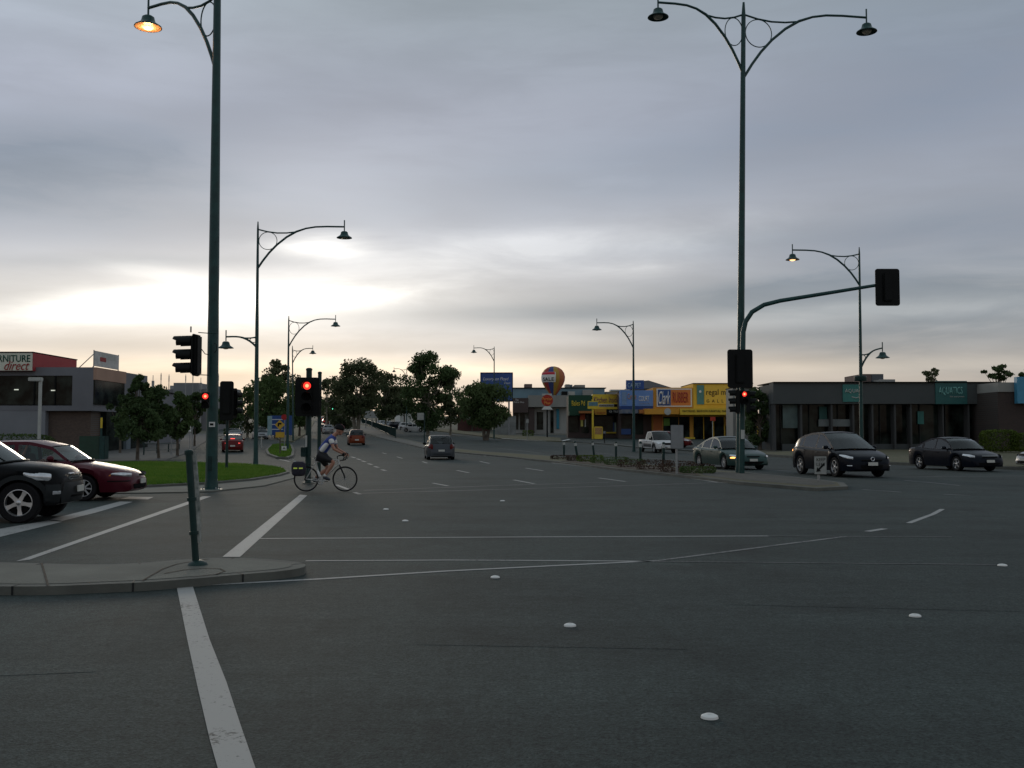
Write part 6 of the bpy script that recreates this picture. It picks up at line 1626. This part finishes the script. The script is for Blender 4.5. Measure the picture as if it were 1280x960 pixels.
hr=MB(); hr.ell((-.335,-.34,1.24),(.10,.085,.11),12,8); hr.build('hair',M['matte'],dv)

# dark SUV in the middle right
dk=[(-2.34,.62),(-2.30,.9),(-2.2,1.05),(-1.7,1.10),(-.5,1.04),(.75,1.0),(1.15,1.0),(1.6,.93),(2.0,.82),(2.22,.72),(2.34,.58)]
rf=[(-2.2,1.05),(-2.05,1.2),(-1.8,1.38),(-1.4,1.53),(-.8,1.62),(-.15,1.64),(.15,1.59),(.55,1.40),(1.28,.99)]
c=Car('suv','black rounded SUV driving towards the camera behind the keep left sign','car',4.66,1.87,dk,rf,(-1.38,1.38),.365,[(-1.72,.3),(-1.28,.07),(-.2,.09)],body=navy,rim='alloy',nsp=5,zb=.24,tumble=.33)
for sd in (1,-1): c.patch('headlight',M['lens'],[(1.72,.80,.84),(2.0,.70,.81),(2.28,.66,.75)],sd,.014); c.patch('fog_lamp',M['lens'],[(2.15,.40,.46),(2.31,.40,.46)],sd,.012); c.patch('taillight',M['indicator_on'] if sd<0 else M['red_lens'],[(-2.32,.86,1.0),(-2.16,.88,1.02)],sd,.014)
c.fpatch('grille',M['matte'],-.42,.42,.30,.46,1,.012); c.fpatch('grille',M['black'],-.40,.40,.60,.66,1,.012); m=MB(); q=c.front_pt(0,.66); m.ring((q.x+.02,0,.67),.065,.012,ax='x',n=20); m.build('emblem',M['chrome'],c.root)
m=MB(); m.box((q.x+.04,0,.50),(.02,.37,.12)); m.build('number_plate',M['plate'],c.root); c.handles((-1.0,.02),M['chrome']); c.seams((-.25,.78)); c.mirrors(navy)
c.place(1048,38.4,-80)
# grey green sedan
c=sedan('sedan','grey green sedan with one glowing indicator, partly behind the right median pole',grn,4.9,1.86,1.45,'hubcap',9)
front(c,[(2.0,.60,.68),(2.3,.55,.67),(2.42,.54,.64)],grille=(.3,.56,.62)); c.patch('indicator',M['indicator_on'],[(2.10,.50,.57),(2.36,.50,.57)],-1,.02); rear(c); c.place(911,46.5,-78)
# dark sedan at right
c=sedan('sedan','dark blue black sedan driving past the dark grey shop at the right',dk2,4.54,1.76,1.42,'alloy',5)
front(c,[(1.72,.66,.74),(2.05,.60,.72),(2.22,.58,.67)],grille=(.36,.58,.645)); c.fpatch('grille_trim',M['chrome'],-.38,.38,.648,.668,1,.014); rear(c,lit=False); c.place(1192,44.3,-78)
# car cut by the right edge
c=hatch('hatchback','silver hatchback nose just entering at the right edge',silver); front(c,[(1.5,.64,.74),(1.8,.58,.72),(1.98,.56,.66)]); rear(c); c.root.location=(PX(1333,45.5,575),45.5,0); c.root.rotation_euler[2]=R(-170)
# white pickup
dk=[(-2.5,.72),(-2.48,.98),(-2.3,1.02),(-1.0,1.02),(-.7,1.02),(.9,1.02),(1.15,1.02),(1.6,.98),(2.1,.90),(2.38,.80),(2.5,.62)]
rf=[(-.72,1.02),(-.62,1.45),(-.5,1.66),(.25,1.70),(.42,1.66),(.70,1.45),(1.22,1.02)]
c=Car('pickup_truck','white pickup truck with dark lower flanks behind the bollards','pickup',5.0,1.8,dk,rf,(-1.5,1.52),.36,[(-.48,.2)],body=whitep,rim='alloy',nsp=6,zb=.36,tumble=.2,cut=(-2.3,-.85))
dg_=mat('two_tone_grey',(.05,.055,.06),.45)
for sd in (1,-1): c.patch('lower_flank',dg_,[(-1.05,.38,.80),(1.05,.38,.80)],sd,.012); c.patch('headlight',M['lens'],[(2.1,.74,.88),(2.45,.70,.84)],sd,.014); c.patch('taillight',M['red_lens'],[(-2.48,.7,.95),(-2.36,.7,.95)],sd,.012)
c.fpatch('grille',M['black'],-.40,.40,.68,.84,1,.014); c.fpatch('bumper',silver,-.66,.66,.44,.62,1,.05); c.archtrim(dg_,.05); c.handles((-.2,),M['black']); c.mirrors(M['black']); m=MB(); m.bb(-2.3,-.85,-.72,.72,.55,.60); m.build('tray_floor',M['matte'],c.root)
m=MB(); q=c.front_pt(0,.5); m.box((q.x+.06,0,.5),(.02,.37,.12)); m.build('number_plate',M['plate'],c.root)
c.place(822,81,-78)
c=hatch('hatchback','bright red car parked behind the white pickup',redp,rw=.3); front(c,[(1.5,.64,.74),(1.8,.58,.72),(1.98,.56,.66)]); rear(c); c.root.location=(PX(836,92.5,555),92.5,zr(92.5)); c.root.rotation_euler[2]=R(-20)
# hatchbacks seen from behind
c=hatch('hatchback','dark slate hatchback seen from behind in the middle of the road',slate,4.1,1.74,1.48,gm=bpy.data.materials['clear_glass']); rear(c,z0=.66,z1=.98,plate_z=.56); front(c,[(1.5,.64,.74),(1.8,.58,.72),(1.98,.56,.66)]); c.place(549,63.5,98)
m=MB(); q=c.rowat(-1.62)[6]; m.tube([q+Vector((-.06,-.3,.0)),q+Vector((-.12,0,-.08))],.012,6); m.build('wiper',M['matte'],c.root)
c=hatch('hatchback','burnt orange hatchback seen from behind beyond the cyclist',orange,4.0,1.68,1.5); rear(c,z0=.72,z1=.98); front(c,[(1.5,.64,.74),(1.8,.58,.72),(1.98,.56,.66)]); c.place(445,100,101)
c=sedan('sedan','silver grey sedan driving away just above the cyclist',silver,4.6,1.72,1.40); rear(c,z0=.66,z1=.84); front(c,[(2.0,.60,.68),(2.3,.55,.67),(2.36,.54,.64)]); c.place(409.5,163,103)
c=hatch('hatchback','red car half hidden beside the silver grey sedan ahead of the cyclist',redp); rear(c); front(c,[(1.5,.64,.74),(1.8,.58,.72),(1.98,.56,.66)]); c.place(404,170,103)
c=hatch('hatchback','far red car with bright brake lights at the top of the road',redp,rim='hubcap'); rear(c,True); front(c,[(1.5,.64,.74),(1.8,.58,.72),(1.98,.56,.66)]); c.place(406.5,262,104)
c=sedan('sedan','farthest red car beside the bright brake lights, partly behind the pole',redp,4.5,1.72,1.40,rim='hubcap'); rear(c,True); front(c,[(2.0,.60,.68),(2.25,.55,.67),(2.32,.54,.64)]); c.place(403.5,300,104)
c=sedan('sedan','red sedan with brake lights on driving away left of the slim lamp post',redp,4.5,1.72,1.40); rear(c,True,z0=.70,z1=.86); front(c,[(2.0,.60,.68),(2.2,.55,.67),(2.3,.54,.64)]); c.place(290.5,83,106)
m=MB(); q=c.rowat(-1.55)[6]; m.box(q+Vector((-.0,0,.03)),(.03,.34,.04)); m.build('brake_light',M['brake_on'],c.root)
c=sedan('sedan','silver car ahead of the red sedan on the left road',silver,4.5,1.72,1.42,group=None); rear(c); front(c,[(2.0,.60,.68),(2.2,.55,.67),(2.3,.54,.64)]); c.place(293,116,106)
c=hatch('hatchback','dark hatchback with a white roofline beyond the turning lane, left of the blue board',silver); rear(c); front(c,[(1.5,.64,.74),(1.8,.58,.72),(1.98,.56,.66)]); c.place(325,125,-70)
# parked cars by the far trees
pc=[(519,176,'white parked car right of the distant lamp post',whitep,-20,'s'),(511,192,'second white parked car left of the distant lamp post',whitep,-30,'h'),(498,205,'dark parked car under the trees left of the lamp post',navy,-40,'h'),(487,215,'pale parked car farthest left under the trees',silver,-40,'s'),(478,222,'small white parked car beside the railing end',whitep,-60,'h'),(660,150,'',None,0,'')]
for px,D_,lab,col,h_,k in pc[:5]:
    c=(sedan if k=='s' else hatch)('sedan' if k=='s' else 'hatchback',lab,col,group='cars parked beyond the far carriageway'); c.place(px,D_,h_); rear(c); front(c,[(1.5,.64,.74),(1.8,.58,.72),(1.95,.56,.66)])
n=B('white_shed','white gabled shed glimpsed between the trees beyond the parked cars',502,235,'shed')
n.wall('wall',M['white'],494,500,504,0,8); n.wall('wall',M['offwhite'],499.8,513,508,.5,8); n.box('window',SG,501,511,511,516,.3,.49)
n=B('brick_house','low dark red brick building behind the pale green tree',585,185,'building'); n.wall('wall',brick('red_brick',(.10,.03,.025),(.07,.025,.02),(.08,.06,.05),3),572,612,515,0,12); n.box('roof_edge',M['matte'],571,613,512,515,-.5,12.5); n.box('window',M['offwhite'],583,588,520,524,-.05,-.003)
n=B('pale_fence_wall','pale panel wall behind the pale green tree left of the long shop',630,150,'wall'); n.wall('panel',mat('fence_panels',(.19,.20,.19),.8,var=.25,scale=1.2),619,645,520,0,.3)

# ------------------------------------------------------------------ cyclist
CB=Vector((PX(406.8,27.2,617),27.2,.006))
bk=make_bicycle(CB,0)
cy=empty('person',CB,0,'cyclist in a blue and white jersey, black shorts and helmet riding to the right','person')
blue=mat('jersey_blue',(.03,.06,.27),.75,var=.15,scale=12)
J=dict(pelvis=(-.16,0,1.0),chest=(.13,0,1.42),neck=(.24,0,1.55),head=(.37,0,1.65),l_shoulder=(.17,.18,1.43),r_shoulder=(.17,-.18,1.43),l_elbow=(.27,.24,1.15),r_elbow=(.25,-.25,1.16),l_wrist=(.50,.215,1.03),r_wrist=(.49,-.215,1.03),
 l_hip=(-.15,.10,.97),r_hip=(-.15,-.10,.97),l_knee=(.04,.11,.62),r_knee=(.24,-.11,.80),l_ankle=(-.36,.11,.325),r_ankle=(-.02,-.11,.40),l_toe=(-.24,.12,.262),r_toe=(.13,-.12,.325),face=(1,0,-.22))
human(cy,J,blue,mat('cycling_shorts',(.008,.008,.01),.7),M['skin'],gloves=M['black'],shoes=mat('shoe',(.02,.025,.04),.6),name_top='jersey',sleeve=.62)
# white side panel and sleeves of the jersey
for s_ in (1,-1):
    k='l' if s_>0 else 'r'
    skin_mesh('sleeve',[tuple(Vector(J[k+'_shoulder'])+Vector((-.01,0,.01))),tuple(Vector(J[k+'_shoulder']).lerp(Vector(J[k+'_elbow']),.60))],[(0,1)],[.084,.071],M['white'],cy)
    skin_mesh('side_panel',[(-.12,s_*.105,1.07),(-.01,s_*.13,1.21),(.09,s_*.14,1.33)],[(0,1),(1,2)],[.07,.078,.07],M['white'],cy)
h=MB(); rows=[]
for i in range(9):
    t=math.pi/2*i/8
    rows.append([(.135*math.cos(t)*math.cos(a)*(1.12 if math.cos(a)<0 else 1),.102*math.cos(t)*math.sin(a),.125*math.sin(t)) for a in [2*math.pi*k/20 for k in range(21)]])
h.grid(rows); h.grid([[ (p[0]*.9,p[1]*.9,-.02) for p in rows[0]],rows[0]])
h.v=[tuple(Matrix.Rotation(.22,3,'Y')@Vector(p)+Vector((.36,0,1.695))) for p in h.v]
ho=h.build('helmet',M['black'],cy)
for a in (-.06,0,.06):
    m=MB(); m.tube([Matrix.Rotation(.22,3,'Y')@Vector((.137*math.cos(t),a*math.sin(t)+a*.3,.131*math.sin(t)))+Vector((.36,0,1.695)) for t in [.35+.28*k for k in range(8)]],.012,6); m.build('helmet_rib',mat('helmet_rib',(.25,.05,.05),.4) if a==0 else M['interior'],ho)
m=MB(); m.tube([(.39,-.072,1.68),(.385,-.06,1.58),(.39,0,1.545),(.385,.06,1.58),(.39,.072,1.68)],.006,5); m.build('chin_strap',M['black'],cy)
m=MB(); m.grid([[(-.60,0,0)]*2]) if False else m.ell((0,0,0),(1,1,1),24,16); m.v=[tuple(math.copysign(abs(q_)**.55,q_)*k_ for q_,k_ in zip(p_,(.19,.10,.20))) for p_ in m.v]; 
o=m.build('pannier_bag',mat('bag_fabric',(.02,.018,.03),.8,var=.3,scale=9),ang=70,loc=CB+Vector((-.70,-.15,.62))); tag(o,'black pannier bag with yellow stripes hanging beside the rear wheel','bag')
for x in (-.07,.08): m=MB(); m.bb(x-.05,x+.05,-.106,-.094,-.0,.035); m.build('reflective_stripe',mat('hi_vis_glow',(.55,.65,.10),.4,emit=(.6,.8,.1),es=.12) if 'hi_vis_glow' not in bpy.data.materials else bpy.data.materials['hi_vis_glow'],o)  # stripe brightness is a faint glow put into its material
m=MB(); m.lathe([(.034,0),(.036,.02),(.036,.14),(.024,.165),(.016,.17),(.016,.20),(0,.203)],n=16); o=m.build('water_bottle',M['white'],loc=CB+Vector((-.145,-.012,.40))); o.rotation_euler=(0,-.42,0); tag(o,'white water bottle in the frame of the bicycle','bottle')
# far away hills beyond the trees
m=MB(); n_=60; rows=[[],[]]
for i in range(n_+1):
    x=-1500+3000*i/n_; h_=16+6*math.sin(i*.5)+4*math.sin(i*1.3+1); rows[0].append((x,1500,10)); rows[1].append((x,1620,14+h_*.6))
m.grid(rows); o=m.build('hills',M['leaf_dark'],smooth=False); tag(o,kind='structure')
